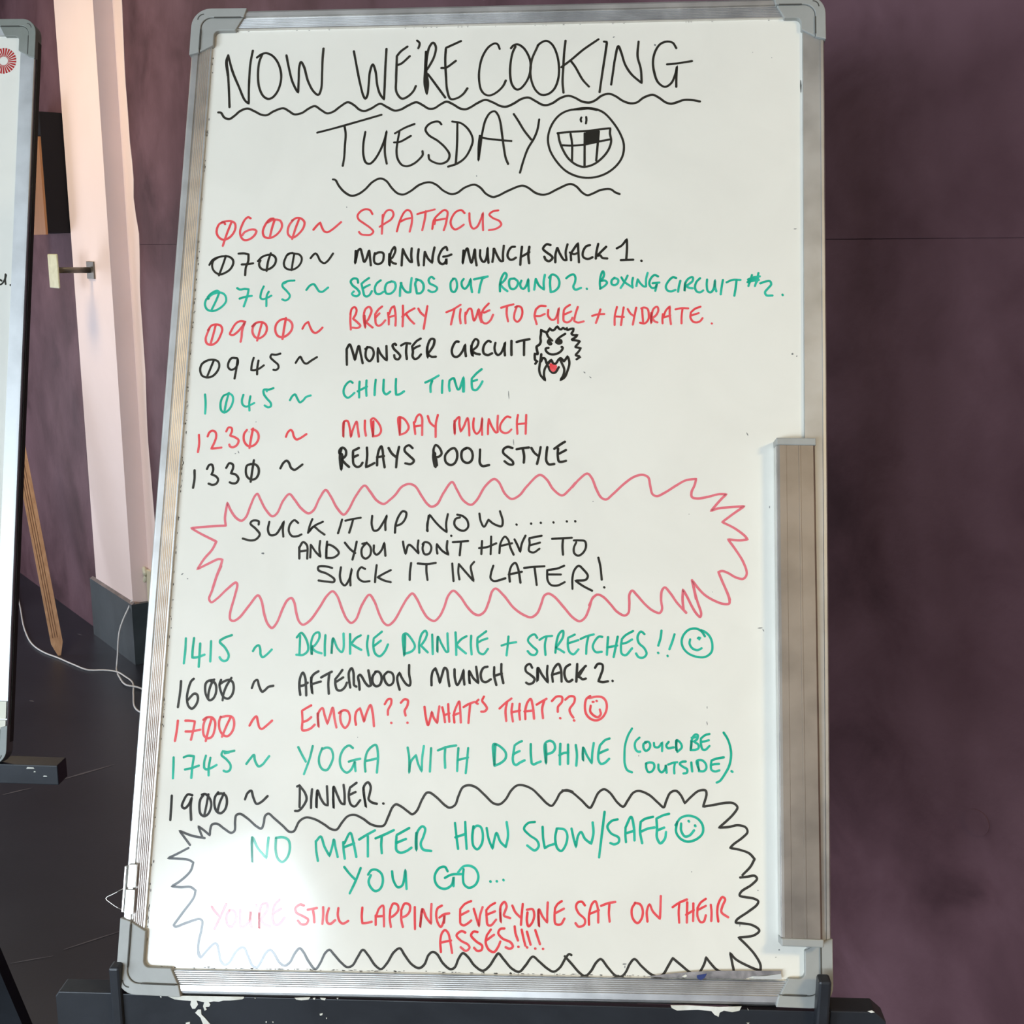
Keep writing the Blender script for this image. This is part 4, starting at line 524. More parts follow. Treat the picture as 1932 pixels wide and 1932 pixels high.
('handwriting', "red writing WHAT'S", [('r', 22.2, '-554,2513 -537,2414 -512,2333 -493,2398 -478,2467|-458,2408 -421,2357|-415,2443 -405,2521;-376,2513 -358,2445 -344,2368;-354,2436 -302,2455;-318,2545 -310,2454 -301,2373;-262,2437 -201,2462;-250,2367 -258,2447 -232,2532 -209,2575 -197,2495 -186,2369;-164,2520 -117,2549 -56,2574;-98,2554 -105,2460 -110,2366;-18,2596 -41,2567 -22,2556;36,2628 20,2586 50,2549 70,2512 47,2483 14,2480')]),
('handwriting', 'red word THAT', [('r', 22.1, '195,2515 255,2573 311,2616;269,2582 255,2497 265,2395;322,2565 315,2490 331,2392;315,2480 400,2501;394,2567 391,2492 400,2412;443,2493 533,2505;454,2418 452,2512 474,2588 502,2617 523,2551 540,2425;562,2562 607,2591 659,2622;636,2601 618,2526 628,2432')]),
('handwriting', 'red writing ??', [('r', 22.0, '712,2601 759,2646 811,2643 812,2596 775,2548 773,2497;796,2437 801,2435;845,2618 891,2653 934,2646 935,2599 889,2523 904,2477 928,2445;933,2420 939,2416')]),
('drawing', 'red smiley face', [('r', 22.0, '1091,2661 1053,2630 1040,2555 1055,2481 1103,2435 1160,2425 1216,2457 1253,2532 1248,2607 1214,2648 1157,2656 1081,2640;1097,2566 1093,2510 1131,2469 1169,2456 1197,2484 1187,2531;1115,2604 1125,2604;1153,2614 1158,2612')]),
('handwriting', 'green time 1745', [('g', 22.6, '-3062,1949 -3057,1849 -3054,1744;-2959,1952 -2919,1969 -2855,1967|-2865,1862 -2868,1753;-2938,1834 -2868,1850 -2799,1876;-2734,1975 -2747,1914 -2745,1857|-2725,1842 -2676,1855 -2620,1887;-2687,1956 -2698,1867 -2694,1783;-2449,2031 -2519,2017 -2566,2024|-2576,1987 -2523,1944 -2478,1889 -2483,1841 -2515,1824 -2545,1833;-2544,2004 -2502,2013')]),
('handwriting', 'green tilde after 1745', [('g', 22.5, '-2319,1906 -2282,1959 -2247,1996 -2235,1944 -2194,1885 -2154,1906 -2123,1947 -2092,1989')]),
('handwriting', 'green word YOGA', [('g', 22.3, '-1805,2085 -1765,2015 -1721,1945;-1659,2099 -1684,1976 -1733,1823;-1563,2081 -1590,1989 -1581,1918 -1547,1874 -1505,1870 -1466,1932 -1449,2003 -1474,2074 -1516,2088 -1563,2071;-1254,2090 -1292,2114 -1338,2088 -1372,2026 -1379,1954 -1354,1884 -1306,1850 -1265,1877 -1227,1964|-1226,1928 -1218,1868;-1290,1957 -1238,1974 -1176,1988;-1119,1866 -1128,1951 -1111,2053 -1072,2105 -1026,2127 -1001,2036 -1004,1859;-1123,1967 -999,1998')]),
('handwriting', 'green word WITH', [('g', 22.1, '-707,2110 -688,2014 -682,1863|-670,1974 -621,2041|-597,1956 -558,1882|-558,2018 -546,2130;-473,2111 -475,2010 -477,1884;-405,2091 -318,2126 -225,2144;-333,2125 -335,2034 -327,1924;-202,2119 -206,2018 -207,1897;-205,2003 -103,2031;-105,2122 -112,2010 -122,1879')]),
('handwriting', 'green word DELPHINE', [('g', 22.9, '163,2163 161,2059 159,1959|145,2166 168,2167 226,2135 269,2084 267,2032 222,1987 162,1959;425,2204 392,2188 354,2161|345,2094 339,2027 351,1983 374,1972 411,1996 456,2019;341,2071 371,2091 405,2107;513,2177 515,2091 525,1995|544,1981 578,1997 615,2012;661,2177 667,2088 667,1992|650,2177 664,2199 702,2215 740,2194 752,2142 727,2104 678,2085;795,2077 840,2100 885,2105;804,2188 802,2092 804,1988;880,2183 882,2087 883,1998;956,2181 969,2082 964,1982;1028,2157 1025,2083 1030,2028|1031,2154 1066,2084 1116,2008|1119,2108 1132,2205;1286,2252 1245,2237 1193,2184|1179,2110 1180,2043 1203,2007 1240,2015 1285,2057;1186,2106 1224,2126 1269,2145')]),
('handwriting', 'green writing (COULD BE OUTSIDE)', [('g', 21.6, '1505,2355 1469,2291 1439,2191 1434,2098 1438,2013 1462,1954 1509,1933;1579,2269 1543,2233 1533,2193 1547,2147 1570,2132 1587,2134;1647,2226 1620,2209 1620,2169 1641,2143 1674,2164 1684,2204 1667,2230 1633,2226;1720,2222 1727,2185 1761,2180 1794,2220 1800,2234|1801,2187 1800,2145;1864,2235 1841,2202 1854,2176 1914,2184;1941,2254 1937,2198 1941,2145|1941,2254 1981,2225 1991,2186 1948,2142;2084,2254 2084,2208 2077,2162|2094,2275 2120,2312 2147,2309 2140,2269 2107,2245|2151,2217 2154,2184 2127,2167 2077,2163;2087,2281 2134,2289;2260,2322 2220,2311 2177,2277|2177,2224 2194,2172 2220,2169 2260,2207;2187,2244 2220,2252 2254,2262;2397,2339 2433,2284 2459,2212 2469,2127 2452,2028 2412,1949 2359,1875 2329,1860;2472,1973 2482,1965;1645,2022 1649,1973 1669,1940 1702,1948 1725,1988 1718,2024 1681,2033 1645,2022;1765,2015 1768,1970 1795,1941 1828,1971 1838,2017|1845,1939;1861,2018 1908,2036 1948,2043;1925,2033 1918,1987 1920,1935;2031,2052 1994,2048 1971,2028 2001,2002 2044,1977 2041,1945 2008,1937;2084,2044 2088,1998 2093,1959;2147,2052 2151,2007 2161,1968|2137,2059 2180,2070 2220,2041 2230,1996 2207,1966 2157,1964;2399,2102 2326,2087 2280,2069|2273,2017 2280,1978 2313,1965 2356,1976;2273,2023 2306,2034 2353,2039')]),
('handwriting', 'black time 1900', [('k', 23.1, '-3054,1576 -3052,1480 -3052,1340;-2846,1586 -2892,1592 -2930,1531 -2943,1475 -2916,1456 -2877,1493 -2849,1566|-2856,1486 -2842,1347;-2750,1593 -2718,1602 -2665,1555 -2648,1492 -2672,1412 -2712,1387 -2751,1409 -2768,1488 -2760,1552 -2734,1589;-2684,1599 -2695,1507 -2712,1391;-2586,1622 -2616,1573 -2615,1493 -2590,1438 -2548,1420 -2508,1456 -2492,1529 -2509,1592 -2552,1611 -2585,1606;-2527,1615 -2563,1526 -2582,1438')]),
('handwriting', 'black tilde after 1900', [('k', 23.0, '-2312,1562 -2290,1622 -2255,1647 -2230,1584 -2193,1522 -2149,1539 -2086,1600')]),
('handwriting', 'black word DINNER', [('k', 22.8, '-1769,1710 -1713,1641 -1694,1582 -1727,1510 -1767,1469 -1803,1466;-1795,1702 -1769,1715|-1764,1610 -1760,1504;-1644,1679 -1648,1593 -1645,1498;-1589,1670 -1595,1585 -1591,1499|-1589,1670 -1554,1596 -1509,1537 -1478,1528|-1487,1618 -1497,1713;-1429,1705 -1429,1600 -1419,1500|-1429,1710 -1389,1631 -1343,1552 -1312,1543|-1317,1643 -1331,1731;-1202,1755 -1267,1705|-1274,1624 -1250,1545 -1212,1526 -1158,1588;-1269,1635 -1208,1666;-1132,1709 -1117,1609 -1098,1519|-1128,1719 -1088,1763 -1060,1721 -1067,1651 -1075,1600 -1043,1571 -991,1558')]),
('handwriting', 'black full stop', [('k', 22.6, '-929,1564 -924,1562')]),
('drawing', 'thin black zigzag outline around the bottom saying', [('b', 22.0, '-2693,1176 -2825,1196 -2952,1239|-2890,1168 -2836,1106;-2850,1077 -2957,1018 -3048,973|-2953,971 -2842,964 -2791,940|-2813,860 -2906,763 -2992,706|-2901,701 -2803,706 -2751,675|-2763,612 -2863,464 -2947,342|-2930,327 -2823,367 -2694,407 -2666,393 -2666,316 -2686,202 -2685,110 -2665,59;-2713,1178 -2739,1230 -2765,1288|-2707,1252 -2643,1204|-2642,1265 -2628,1308 -2579,1318 -2498,1270 -2430,1235 -2398,1257 -2398,1347 -2391,1405 -2353,1420 -2273,1377 -2181,1306 -2130,1286 -2111,1334 -2099,1409 -2067,1431 -2010,1390 -1918,1319 -1849,1264 -1805,1270 -1755,1366 -1692,1405 -1603,1392 -1502,1343 -1435,1303 -1380,1299 -1329,1369 -1277,1429 -1212,1446 -1123,1412 -1045,1362 -968,1344 -913,1354 -874,1436 -834,1531 -801,1559 -747,1539 -680,1494 -636,1469 -594,1502 -544,1614 -502,1678 -470,1681 -403,1639 -314,1563 -270,1543 -217,1571 -187,1656 -146,1742 -87,1764 -16,1745 72,1674 161,1598 220,1590 278,1638 330,1724 383,1773 436,1780 534,1746 611,1680 688,1609 731,1591 773,1643 814,1717 867,1745 932,1731;833,1741 911,1733 1011,1661 1105,1583 1132,1622 1185,1730 1239,1764 1294,1734 1372,1640 1427,1604 1470,1664 1524,1740 1578,1758 1677,1723 1764,1651 1819,1610 1840,1664 1883,1751 1938,1769 1981,1732 2022,1654|2079,1714 2155,1775 2220,1782 2231,1751 2198,1627|2296,1646 2425,1671 2490,1668 2528,1632 2490,1567 2414,1491 2349,1434|2446,1444 2532,1463 2607,1444 2623,1402 2575,1348 2488,1282 2456,1248|2553,1232 2638,1203 2689,1152|2648,1078 2573,1000;2551,976 2615,985 2690,996 2711,971 2658,912 2561,846 2545,809 2604,796 2678,786 2721,763 2710,732 2624,662 2518,586 2507,560 2549,556 2655,544 2719,511 2729,491 2676,448 2533,424|2612,353 2685,274 2737,184 2737,128|2642,160 2505,226 2453,281|2473,184 2484,103 2452,87 2336,118 2262,187 2225,234|2214,185 2177,112 2145,72 2081,88 1986,156 1911,214|1869,141 1816,58 1763,40 1699,63 1613,132 1548,191 1506,148 1464,65 1422,27 1368,36 1293,109 1228,179 1185,146 1133,62 1080,19 1026,48 949,127 884,192;-2689,143 -2679,71 -2657,47|-2585,133 -2532,183 -2506,179 -2480,107 -2454,21 -2411,-11 -2371,14 -2315,113 -2266,154 -2235,155 -2190,79 -2143,-6 -2101,-24 -2063,26 -2017,115 -1977,145 -1940,118 -1879,33 -1826,4 -1776,37 -1730,125 -1686,170 -1649,138 -1593,53 -1523,-17 -1480,38 -1434,136 -1394,167 -1352,130 -1276,55 -1213,14 -1163,31 -1116,109 -1068,179 -1015,132 -940,39 -883,8 -829,62 -763,171 -708,206 -660,146 -586,62 -514,31 -465,66 -428,154 -388,185 -347,167 -284,83 -212,33 -172,49 -134,136 -96,184 -44,149 19,75 100,30 159,71 217,159 246,194 298,143 380,60 451,34 509,93 578,177 638,136 720,73 780,47 839,87 897,184 926,214 947,205')]),
('handwriting', 'green word NO', [('g', 23.3, '-2218,1199 -2213,1079 -2202,959|-2213,1194 -2158,1102 -2064,1005|-2059,1105 -2054,1201;-1979,1196 -1976,1086 -1949,1004 -1904,974 -1857,1017 -1835,1112 -1855,1185 -1911,1209 -1979,1202')]),
('handwriting', 'green word MATTER', [('g', 23.1, '-1581,1183 -1571,1089 -1550,996;-1576,1183 -1535,1228 -1492,1133 -1438,1046|-1415,1136 -1402,1204 -1382,1127 -1356,1039;-1309,1181 -1299,1098 -1285,1025;-1297,1171 -1242,1272 -1205,1174 -1172,1045;-1295,1135 -1199,1174;-1152,1212 -1083,1256 -999,1304;-1067,1246 -1062,1137 -1058,1054;-990,1228 -902,1267 -812,1312;-929,1245 -931,1167 -922,1089;-661,1337 -783,1266|-785,1182 -777,1120 -738,1100 -679,1118 -632,1151;-780,1193 -689,1232;-589,1293 -591,1209 -583,1126|-578,1303 -532,1357 -504,1337 -517,1264 -542,1190 -518,1139 -437,1126')]),
('handwriting', 'green word HOW', [('g', 22.9, '-212,1398 -194,1274 -174,1155;-204,1263 -108,1297;-112,1412 -103,1287 -90,1158;-30,1373 -38,1268 -24,1186 14,1156 56,1209 64,1303 40,1370 2,1379 -29,1352;100,1361 124,1253 164,1166|178,1254 198,1317 237,1236 292,1185|311,1300 294,1424')]),
('handwriting', 'green writing SLOW/SAFE', [('g', 22.6, '570,1433 506,1421 465,1367 520,1307 595,1257 613,1206 576,1164 500,1208;646,1389 654,1280 672,1187|703,1209 767,1232;785,1377 771,1284 794,1191 832,1167 874,1225 888,1318 860,1369 796,1378;928,1381 951,1286 974,1207|994,1319 1021,1352 1060,1289 1121,1244|1141,1345 1132,1446;1247,1550 1223,1337 1199,1119;1374,1482 1319,1467 1276,1413 1310,1350 1386,1310 1387,1268 1344,1246 1306,1257;1451,1408 1451,1334 1457,1270;1451,1408 1504,1510 1532,1410 1539,1289;1462,1355 1532,1379;1716,1517 1635,1493 1597,1465|1592,1370 1613,1265;1603,1375 1668,1404 1733,1417;1871,1550 1819,1536 1749,1502|1755,1407 1755,1322 1788,1270 1831,1314 1842,1378;1760,1391 1825,1419')]),
('drawing', 'green smiley face', [('g', 22.4, '1949,1476 1939,1381 1982,1319 2047,1294 2133,1318 2193,1378 2193,1452 2144,1514 2058,1538 1982,1514 1933,1444;1987,1462 1988,1393 2025,1341 2069,1353 2112,1402;2058,1488 2064,1482;2120,1448 2125,1441')]),
('handwriting', 'green word YOU', [('g', 23.0, '-1287,947 -1229,882 -1167,827;-1124,942 -1167,822 -1221,701;-1048,883 -1018,925 -975,932 -919,897 -900,826 -924,753 -971,730 -1022,770 -1040,821 -1021,878;-814,922 -798,839 -752,774 -710,791 -683,941|-674,854 -665,761')]),
('handwriting', 'green word GO', [('g', 22.8, '-269,940 -297,980 -350,968 -391,905 -389,843 -355,793 -290,774 -227,812 -208,890|-207,803;-294,877 -230,910 -134,918;-114,965 -117,883 -104,822 -55,792 8,825 33,898 4,969 -51,998 -115,991 -167,933')]),
('handwriting', 'green writing ...', [('g', 22.7, '149,859 154,856;212,863 216,860;276,878 280,874')]),
('handwriting', "red writing YOU'RE", [('r', 22.1, '-2580,529 -2546,486 -2502,443;-2437,558 -2482,449 -2538,321;-2402,500 -2425,451 -2414,373 -2376,345 -2343,385 -2332,454 -2360,497 -2402,500;-2294,509 -2294,436 -2273,344 -2218,380 -2190,430|-2189,498|-2188,400 -2175,352;-2141,559 -2137,549;-2105,481 -2101,403 -2097,340|-2101,501 -2075,571 -2034,577 -2025,523 -2058,464 -2087,423|-2053,386 -1990,363;-1912,616 -1960,555 -1967,496|-1968,428 -1939,380 -1899,391 -1851,451;-1971,481 -1891,533')]),
('handwriting', 'red word STILL', [('r', 21.9, '-1667,570 -1703,579 -1748,543 -1740,504 -1666,468 -1618,440 -1632,401 -1683,394 -1718,427;-1628,532 -1537,552;-1577,539 -1564,481 -1556,418;-1476,562 -1472,484 -1476,406;-1419,554 -1436,486 -1427,418 -1396,409 -1352,445;-1326,558 -1328,489 -1305,432 -1273,415 -1223,442')]),
('handwriting', 'red word LAPPING', [('r', 21.8, '-1091,571 -1093,488 -1085,425|-1039,430 -993,443;-957,502 -953,415;-956,493 -880,500;-951,503 -924,572 -889,597 -878,515 -871,404;-816,566 -818,478 -804,401;-816,566 -788,620 -746,607 -739,559 -778,509 -813,488;-708,550 -705,472 -687,405;-709,560 -676,624 -629,611 -627,553 -656,513 -701,492;-578,594 -574,497 -568,390;-506,577 -513,499 -520,406|-501,577 -462,500 -414,444|-418,541 -416,628;-314,617 -354,592 -367,533 -349,456 -317,418 -294,468 -286,536|-288,458;-335,505 -291,536 -240,547')]),
('handwriting', 'red word EVERYONE', [('r', 21.5, '-31,669 -91,640 -135,590|-133,512 -126,454 -95,441 -55,462 -24,489;-133,532 -54,575;-4,599 24,518 52,437|59,538 82,617;202,660 152,629 118,589|125,512 137,454 167,450 216,505;119,545 204,582;254,603 256,536 262,478|258,632 293,672 314,634 300,585 291,546 352,524;369,641 401,579 452,533;470,659 462,562 457,465;517,583 513,506 530,454 564,489 583,557 566,614 511,607;622,606 623,529 632,452|627,616 663,550 710,494|708,580 711,682;846,699 807,671 782,631|779,554 790,487 840,484 874,538;783,583 868,630')]),
('handwriting', 'red word SAT', [('r', 21.4, '1069,667 1038,700 998,689 984,650 1010,593 1071,537 1066,489 1012,468 981,500;1111,490 1110,577 1138,684 1168,709 1194,638 1199,513;1110,587 1204,628;1224,668 1288,694 1360,709;1304,685 1300,603 1308,526')]),
('handwriting', 'red word ON', [('r', 21.3, '1548,703 1519,649 1529,563 1574,521 1614,566 1623,643 1598,695 1548,708;1669,539 1663,635 1688,698 1718,637 1788,567|1792,668 1795,779')]),
('handwriting', 'red word THEIR', [('r', 21.2, '1908,680 1971,723 2045,756;1971,713 1966,636 1971,540;2036,614 2110,660;2047,730 2045,639 2044,543;2105,722 2105,641 2103,559;2224,768 2174,730 2145,681|2145,604 2174,552 2204,558 2224,616;2145,661 2224,703;2271,714 2278,647 2275,565;2342,563 2332,649 2343,726 2382,790 2407,771 2382,708 2372,650 2436,605')]),
('handwriting', 'red writing ASSES!!!!', [('r', 21.5, '-309,187 -318,293 -305,361 -276,391 -244,363 -222,287 -200,182;-312,274 -214,297;-78,374 -114,387 -163,347 -121,300 -49,264 -33,236 -68,206 -119,238;40,383 3,387 -22,352 31,296 87,260 83,221 43,210 10,238;168,412 130,357|121,290 154,224 204,206 243,256 262,304;126,309 200,365;299,426 259,420 240,381 281,334 363,299 384,261 354,241 314,254;397,449 406,387 432,320;436,263 440,261;465,422 482,351 504,275;519,261 524,258;516,405 532,353 554,286;598,253 602,250;596,422 617,365 644,294;673,252 677,251')]),
]
for nm, label, spec in INK: write(nm, label, spec, wb)

# small marks left on the sheet and dirt where the sheet meets the rails
def specks(name, pts, m, parent, z=.0001):
    b = MB()
    for (x, y, a, c_, ang) in pts:
        ca, sa = math.cos(ang), math.sin(ang); rr = [(math.cos(t*math.pi/3)*a*random.uniform(.7, 1.1), math.sin(t*math.pi/3)*c_*random.uniform(.7, 1.1)) for t in range(6)]
        b.poly([Vector((x+p_*ca-q*sa, y+p_*sa+q*ca, z)) for p_, q in rr])
    o = obj(name, b.v, b.f, m, parent, flip=False)
    for p_ in o.data.polygons:
        if p_.normal.z < 0: p_.flip()
    return o
SP = [(0.1241,0.9708,0.00171,0.00086,0.4), (0.1686,0.9611,0.00142,0.00142,0.0), (0.2726,0.9516,0.00056,0.00056,0.0), (0.2927,0.9453,0.00056,0.00056,0.0), (-0.0202,0.8118,0.00057,0.00114,0.2), (-0.1587,0.7766,0.00057,0.00086,0.4), (0.3150,0.7526,0.00218,0.00065,0.1), (0.0205,0.5716,0.00055,0.00494,0.1), (0.0267,0.5218,0.00049,0.00436,0.1), (-0.2596,0.5076,0.00056,0.00168,0.5), (-0.2629,0.5059,0.00112,0.00056,0.0), (-0.2277,0.4021,0.00220,0.00110,0.0), (-0.3102,0.3793,0.00166,0.00083,0.6), (-0.3044,0.3745,0.00111,0.00055,-0.6), (0.1091,0.4613,0.00070,0.00054,0.3), (0.0984,0.5961,0.00164,0.00066,-0.7), (0.1045,0.5911,0.00164,0.00055,-0.7), (0.2645,0.5330,0.00053,0.00213,0.5), (0.2862,0.4580,0.00053,0.00158,0.0), (0.2758,0.3367,0.00260,0.00062,0.1), (0.2789,0.3346,0.00052,0.00156,0.5), (0.1453,0.0142,0.00252,0.00071,0.1), (0.1458,0.0118,0.00050,0.00151,0.0), (0.2546,0.0540,0.00050,0.00200,0.0), (0.2701,0.0531,0.00050,0.00050,0.0), (0.2914,0.0326,0.00099,0.00075,0.6), (0.2883,0.0258,0.00075,0.00050,0.4), (0.2237,0.2423,0.00052,0.00206,0.2), (0.2237,0.2577,0.00041,0.00155,0.0), (0.3107,0.6176,0.00161,0.00107,0.5), (0.3150,0.6153,0.00107,0.00075,0.8), (0.2058,0.4497,0.00053,0.00053,0.0), (0.2290,0.3715,0.00042,0.00042,0.0), (-0.2498,0.5292,0.00056,0.00056,0.0), (-0.2431,0.5400,0.00056,0.00056,0.0), (0.1573,0.2094,0.00052,0.00103,0.0), (-0.1211,0.2197,0.00053,0.00053,0.0), (0.2089,0.1013,0.00051,0.00051,0.0), (0.2719,0.0862,0.00075,0.00050,0.0)]
specks('smudge', SP, M['smudge'], wb)['kind'] = 'stuff'
dirt = []
for k in range(150):
    t = random.random(); x = TL[0]+(BL[0]-TL[0])*t; y = TL[1]+(BL[1]-TL[1])*t
    if t < .25 and random.random() < .7: continue
    dirt.append((x+.0008+abs(random.gauss(0, .0007)), y, random.uniform(.0002, .0006), random.uniform(.0005, .0022), 0))
for k in range(150):
    t = random.random(); x = BL[0]+(BR[0]-BL[0])*t; y = BL[1]+(BR[1]-BL[1])*t
    dirt.append((x, y+.0008+abs(random.gauss(0, .0005)), random.uniform(.0005, .0022), random.uniform(.0002, .0006), 0))
for k in range(30):
    t = random.random(); dirt.append((TL[0]+(TR[0]-TL[0])*t, TL[1]+(TR[1]-TL[1])*t-.0008, random.uniform(.0004, .0014), .0003, 0))
dd = specks('edge_dirt', dirt, M['groove'], wb, .0002); dd['kind'] = 'stuff'
specks('edge_chip', [(.3230, .9130, .0009, .0085, 0)], M['groove'], wb, .0002)
# ink smeared along the foot of the sheet at the right, with a blue blot
def flat(name, poly, m, parent, z):
    b = MB(); b.poly([Vector((x, y, z)) for x, y in poly]); o = obj(name, b.v, b.f, m, parent, flip=False)
    for p_ in o.data.polygons:
        if p_.normal.z < 0: p_.flip()
    return o
flat('ink_smear', [(0.1653,0.0043), (0.1850,0.0075), (0.2105,0.0106), (0.2340,0.0122), (0.2594,0.0132), (0.2925,0.0144), (0.2925,0.0118), (0.2652,0.0084), (0.2593,0.0060), (0.2242,0.0050), (0.2046,0.0045), (0.1811,0.0043)], M['smear'], wb, .0037)
flat('paint_scrape', [(0.1992,0.0059), (0.2031,0.0077), (0.2046,0.0064), (0.2022,0.0051)], M['chip'], wb, .0039)
flat('ink_blot', [(0.2134,0.0074), (0.2232,0.0096), (0.2208,0.0053), (0.2173,0.0031), (0.2139,0.0046)], M['blue'], wb, .0041)
flat('torn_patch', [(0.2662,0.0082), (0.2778,0.0092), (0.2925,0.0118), (0.2929,0.0067), (0.2671,0.0063)], M['cap_pale'], wb, .0040)

# ---------------------------------------------------------------- black easel under the board
UH = Vector((0.99804853, -0.06244, 0)); NF = Vector((-0.06244, -0.99804853, 0)); PQ = Vector((-0.03608628, 0.998, 0))
def EP(u, back, z): return PQ + UH*u - NF*back + ZZ*(z+.0205*u)
ez = empty('easel', 'black painted wooden easel with a chipped ledge under the large whiteboard', 'easel', Matrix.Identity(4))
H = .8035
def ebox(name, u0, u1, b0, b1, z0, z1, parent, bev=.0015, m=None):
    b = MB(); b.prism([EP(u0, b0, z0), EP(u0, b1, z0), EP(u0, b1, z1), EP(u0, b0, z1)], (0, 0, 0), EP(u1, 0, 0)-EP(u0, 0, 0))
    o = b.build(name, m or M['black'], parent); 
    if bev: bevel(o, bev)
    return o
b = MB()
pr_ = [(-.408, H-.005), (-.4045, H), (.377, H), (.388, H-.010), (.388, H-.075), (-.408, H-.075)]
b.prism([EP(u, 0, z) for u, z in ((-.408, H-.005), (-.4045, H), (-.3425, H), (-.3425, H-.075), (-.408, H-.075))], (0, 0, 0), -NF*.022)
b.prism([EP(u, 0, z) for u, z in ((.3365, H), (.377, H), (.388, H-.010), (.388, H-.075), (.3365, H-.075))], (0, 0, 0), -NF*.022)
b.prism([EP(-.3425, 0, H-.0005), EP(-.3425, 0, H-.075), EP(-.3425, .022, H-.075), EP(-.3425, .022, H-.0125)], (0, 0, 0), EP(.3365, 0, 0)-EP(-.3425, 0, 0))
led = b.build('ledge', M['black'], ez); bevel(led, .001)
ebox('ledge_stop', -.3515, -.3405, -.004, .010, H-.055, .8330, ez, .0025)
ebox('ledge_stop', .3215, .3335, -.010, .004, H-.060, .8405, ez, .0025)
for uc in (-.27, .27):       # leaning uprights behind the board, legs below the ledge
    b = MB(); o_ = BM @ Vector((uc, .02, -.0150)); b.box(o_-BU*.022, BU*.044, BV*.93, -BN*.028); bevel(b.build('upright', M['black'], ez), .002)
    b = MB(); q = EP(uc, .0225, H-.012); ft = Vector((q.x*1.25, q.y+.10, 0)); b.prism([q-UH*.022, q+UH*.022, q+UH*.022-NF*.028, q-UH*.022-NF*.028], (0, 0, 0), ft-q); bevel(b.build('leg', M['black'], ez), .002)
b = MB(); o_ = BM @ Vector((-.29, .60, -.0440)); b.box(o_, BU*.58, BV*.05, -BN*.02); b.build('crossbar', M['black'], ez)
b = MB(); q = BM @ Vector((0, .66, -.0650)); b.prism([q-BU*.02, q+BU*.02, q+BU*.02-BN*.02, q-BU*.02-BN*.02], (0, 0, 0), Vector((0, .42, -q.z))); b.build('rear_leg', M['black'], ez)
for nm, poly in {
'a': [[(-0.2969,0.7966), (-0.2206,0.7989), (-0.2205,0.7976), (-0.2220,0.7962), (-0.2342,0.7943), (-0.2407,0.7939), (-0.2456,0.7924), (-0.2504,0.7926), (-0.2554,0.7914), (-0.2539,0.7888), (-0.2552,0.7865), (-0.2589,0.7859), (-0.2578,0.7832), (-0.2599,0.7818), (-0.2613,0.7867), (-0.2598,0.7912), (-0.2675,0.7926), (-0.2661,0.7882), (-0.2692,0.7836), (-0.2720,0.7834), (-0.2738,0.7878), (-0.2728,0.7919), (-0.2789,0.7921), (-0.2894,0.7929)], [(-0.2664,0.7828), (-0.2635,0.7829), (-0.2634,0.7775), (-0.2603,0.7741), (-0.2550,0.7671), (-0.2623,0.7668), (-0.2644,0.7739), (-0.2694,0.7791)], [(-0.2794,0.7677), (-0.2753,0.7688), (-0.2754,0.7661), (-0.2795,0.7659)], [(-0.3034,0.7963), (-0.3018,0.7959), (-0.3021,0.7938), (-0.3031,0.7945)]],
'b': [[(-0.1710,0.8002), (-0.1557,0.8015), (-0.1573,0.7991), (-0.1645,0.7979), (-0.1695,0.7985)], [(-0.1532,0.8007), (-0.1507,0.8012), (-0.1512,0.7992), (-0.1530,0.7996)], [(-0.1461,0.8014), (-0.1405,0.8013), (-0.1416,0.7990), (-0.1451,0.7997)], [(-0.1471,0.7840), (-0.1441,0.7849), (-0.1446,0.7828), (-0.1467,0.7821)], [(-0.1411,0.7801), (-0.1399,0.7799), (-0.1407,0.7785)], [(-0.2006,0.7726), (-0.1990,0.7733), (-0.1996,0.7712)], [(-0.1939,0.7732), (-0.1924,0.7730), (-0.1932,0.7717)], [(-0.1301,0.8018), (-0.1284,0.8021), (-0.1289,0.8005)], [(-0.2101,0.7984), (-0.2090,0.7980), (-0.2097,0.7970)]],
'c': [[(0.1879,0.8097), (0.2035,0.8105), (0.2327,0.8102), (0.2539,0.8118), (0.2522,0.8073), (0.2455,0.8053), (0.2377,0.8066), (0.2339,0.8042), (0.2331,0.7997), (0.2291,0.8018), (0.2261,0.8055), (0.2134,0.8063), (0.1940,0.8045), (0.1890,0.8070)]],
'd': [[(0.3701,0.8123), (0.3741,0.8134), (0.3766,0.8117), (0.3734,0.8109)], [(0.2593,0.8105), (0.2606,0.8082), (0.2601,0.8080)], [(0.2592,0.7947), (0.2621,0.7948), (0.2609,0.7934)]],
}.items():
    for pl_ in poly:
        b = MB(); b.prism([PQ + UH*x + ZZ*z + NF*.0003 for x, z in pl_], (0, 0, 0), NF*.0004); b.build('bare_patch', M['chip'], led)

# ---------------------------------------------------------------- second whiteboard and its easel at the left edge
V2 = Vector((.0165, .2590, .9657)).normalized(); U2 = Vector((1, -0.06, 0)); U2 = (U2-V2*U2.dot(V2)).normalized(); N2 = U2.cross(V2)
P2 = Vector((-.7250, 1.5825, .7795))     # outer bottom right corner
B2 = frame_matrix(P2, U2, V2, N2)
wb2 = empty('whiteboard', 'whiteboard cut off by the left edge, red ring emblem in its top corner', 'whiteboard', B2)
hb = 1.0905; W_ = .0226
i0 = (-.66, hb-W_); i1 = (-W_, hb-W_); i2 = (-W_, W_); i3 = (-.66, W_)
whiteboard(wb2, i0, i1, i2, i3, M['cap_dark'], (M['alu_satin'], M['alu_satin'], M['alu_satin'], M['alu_satin']), (FLAT, FLAT, FLAT, FLAT), ((.05, .05), (.058, .058), (.05, .055), (.05, .05)))
b = MB(); b.box((.0004, .03, -.0125), (.0010, 0, 0), (0, hb-.06, 0), (0, 0, .0105)); b.build('edge_strip', M['groove'], wb2)
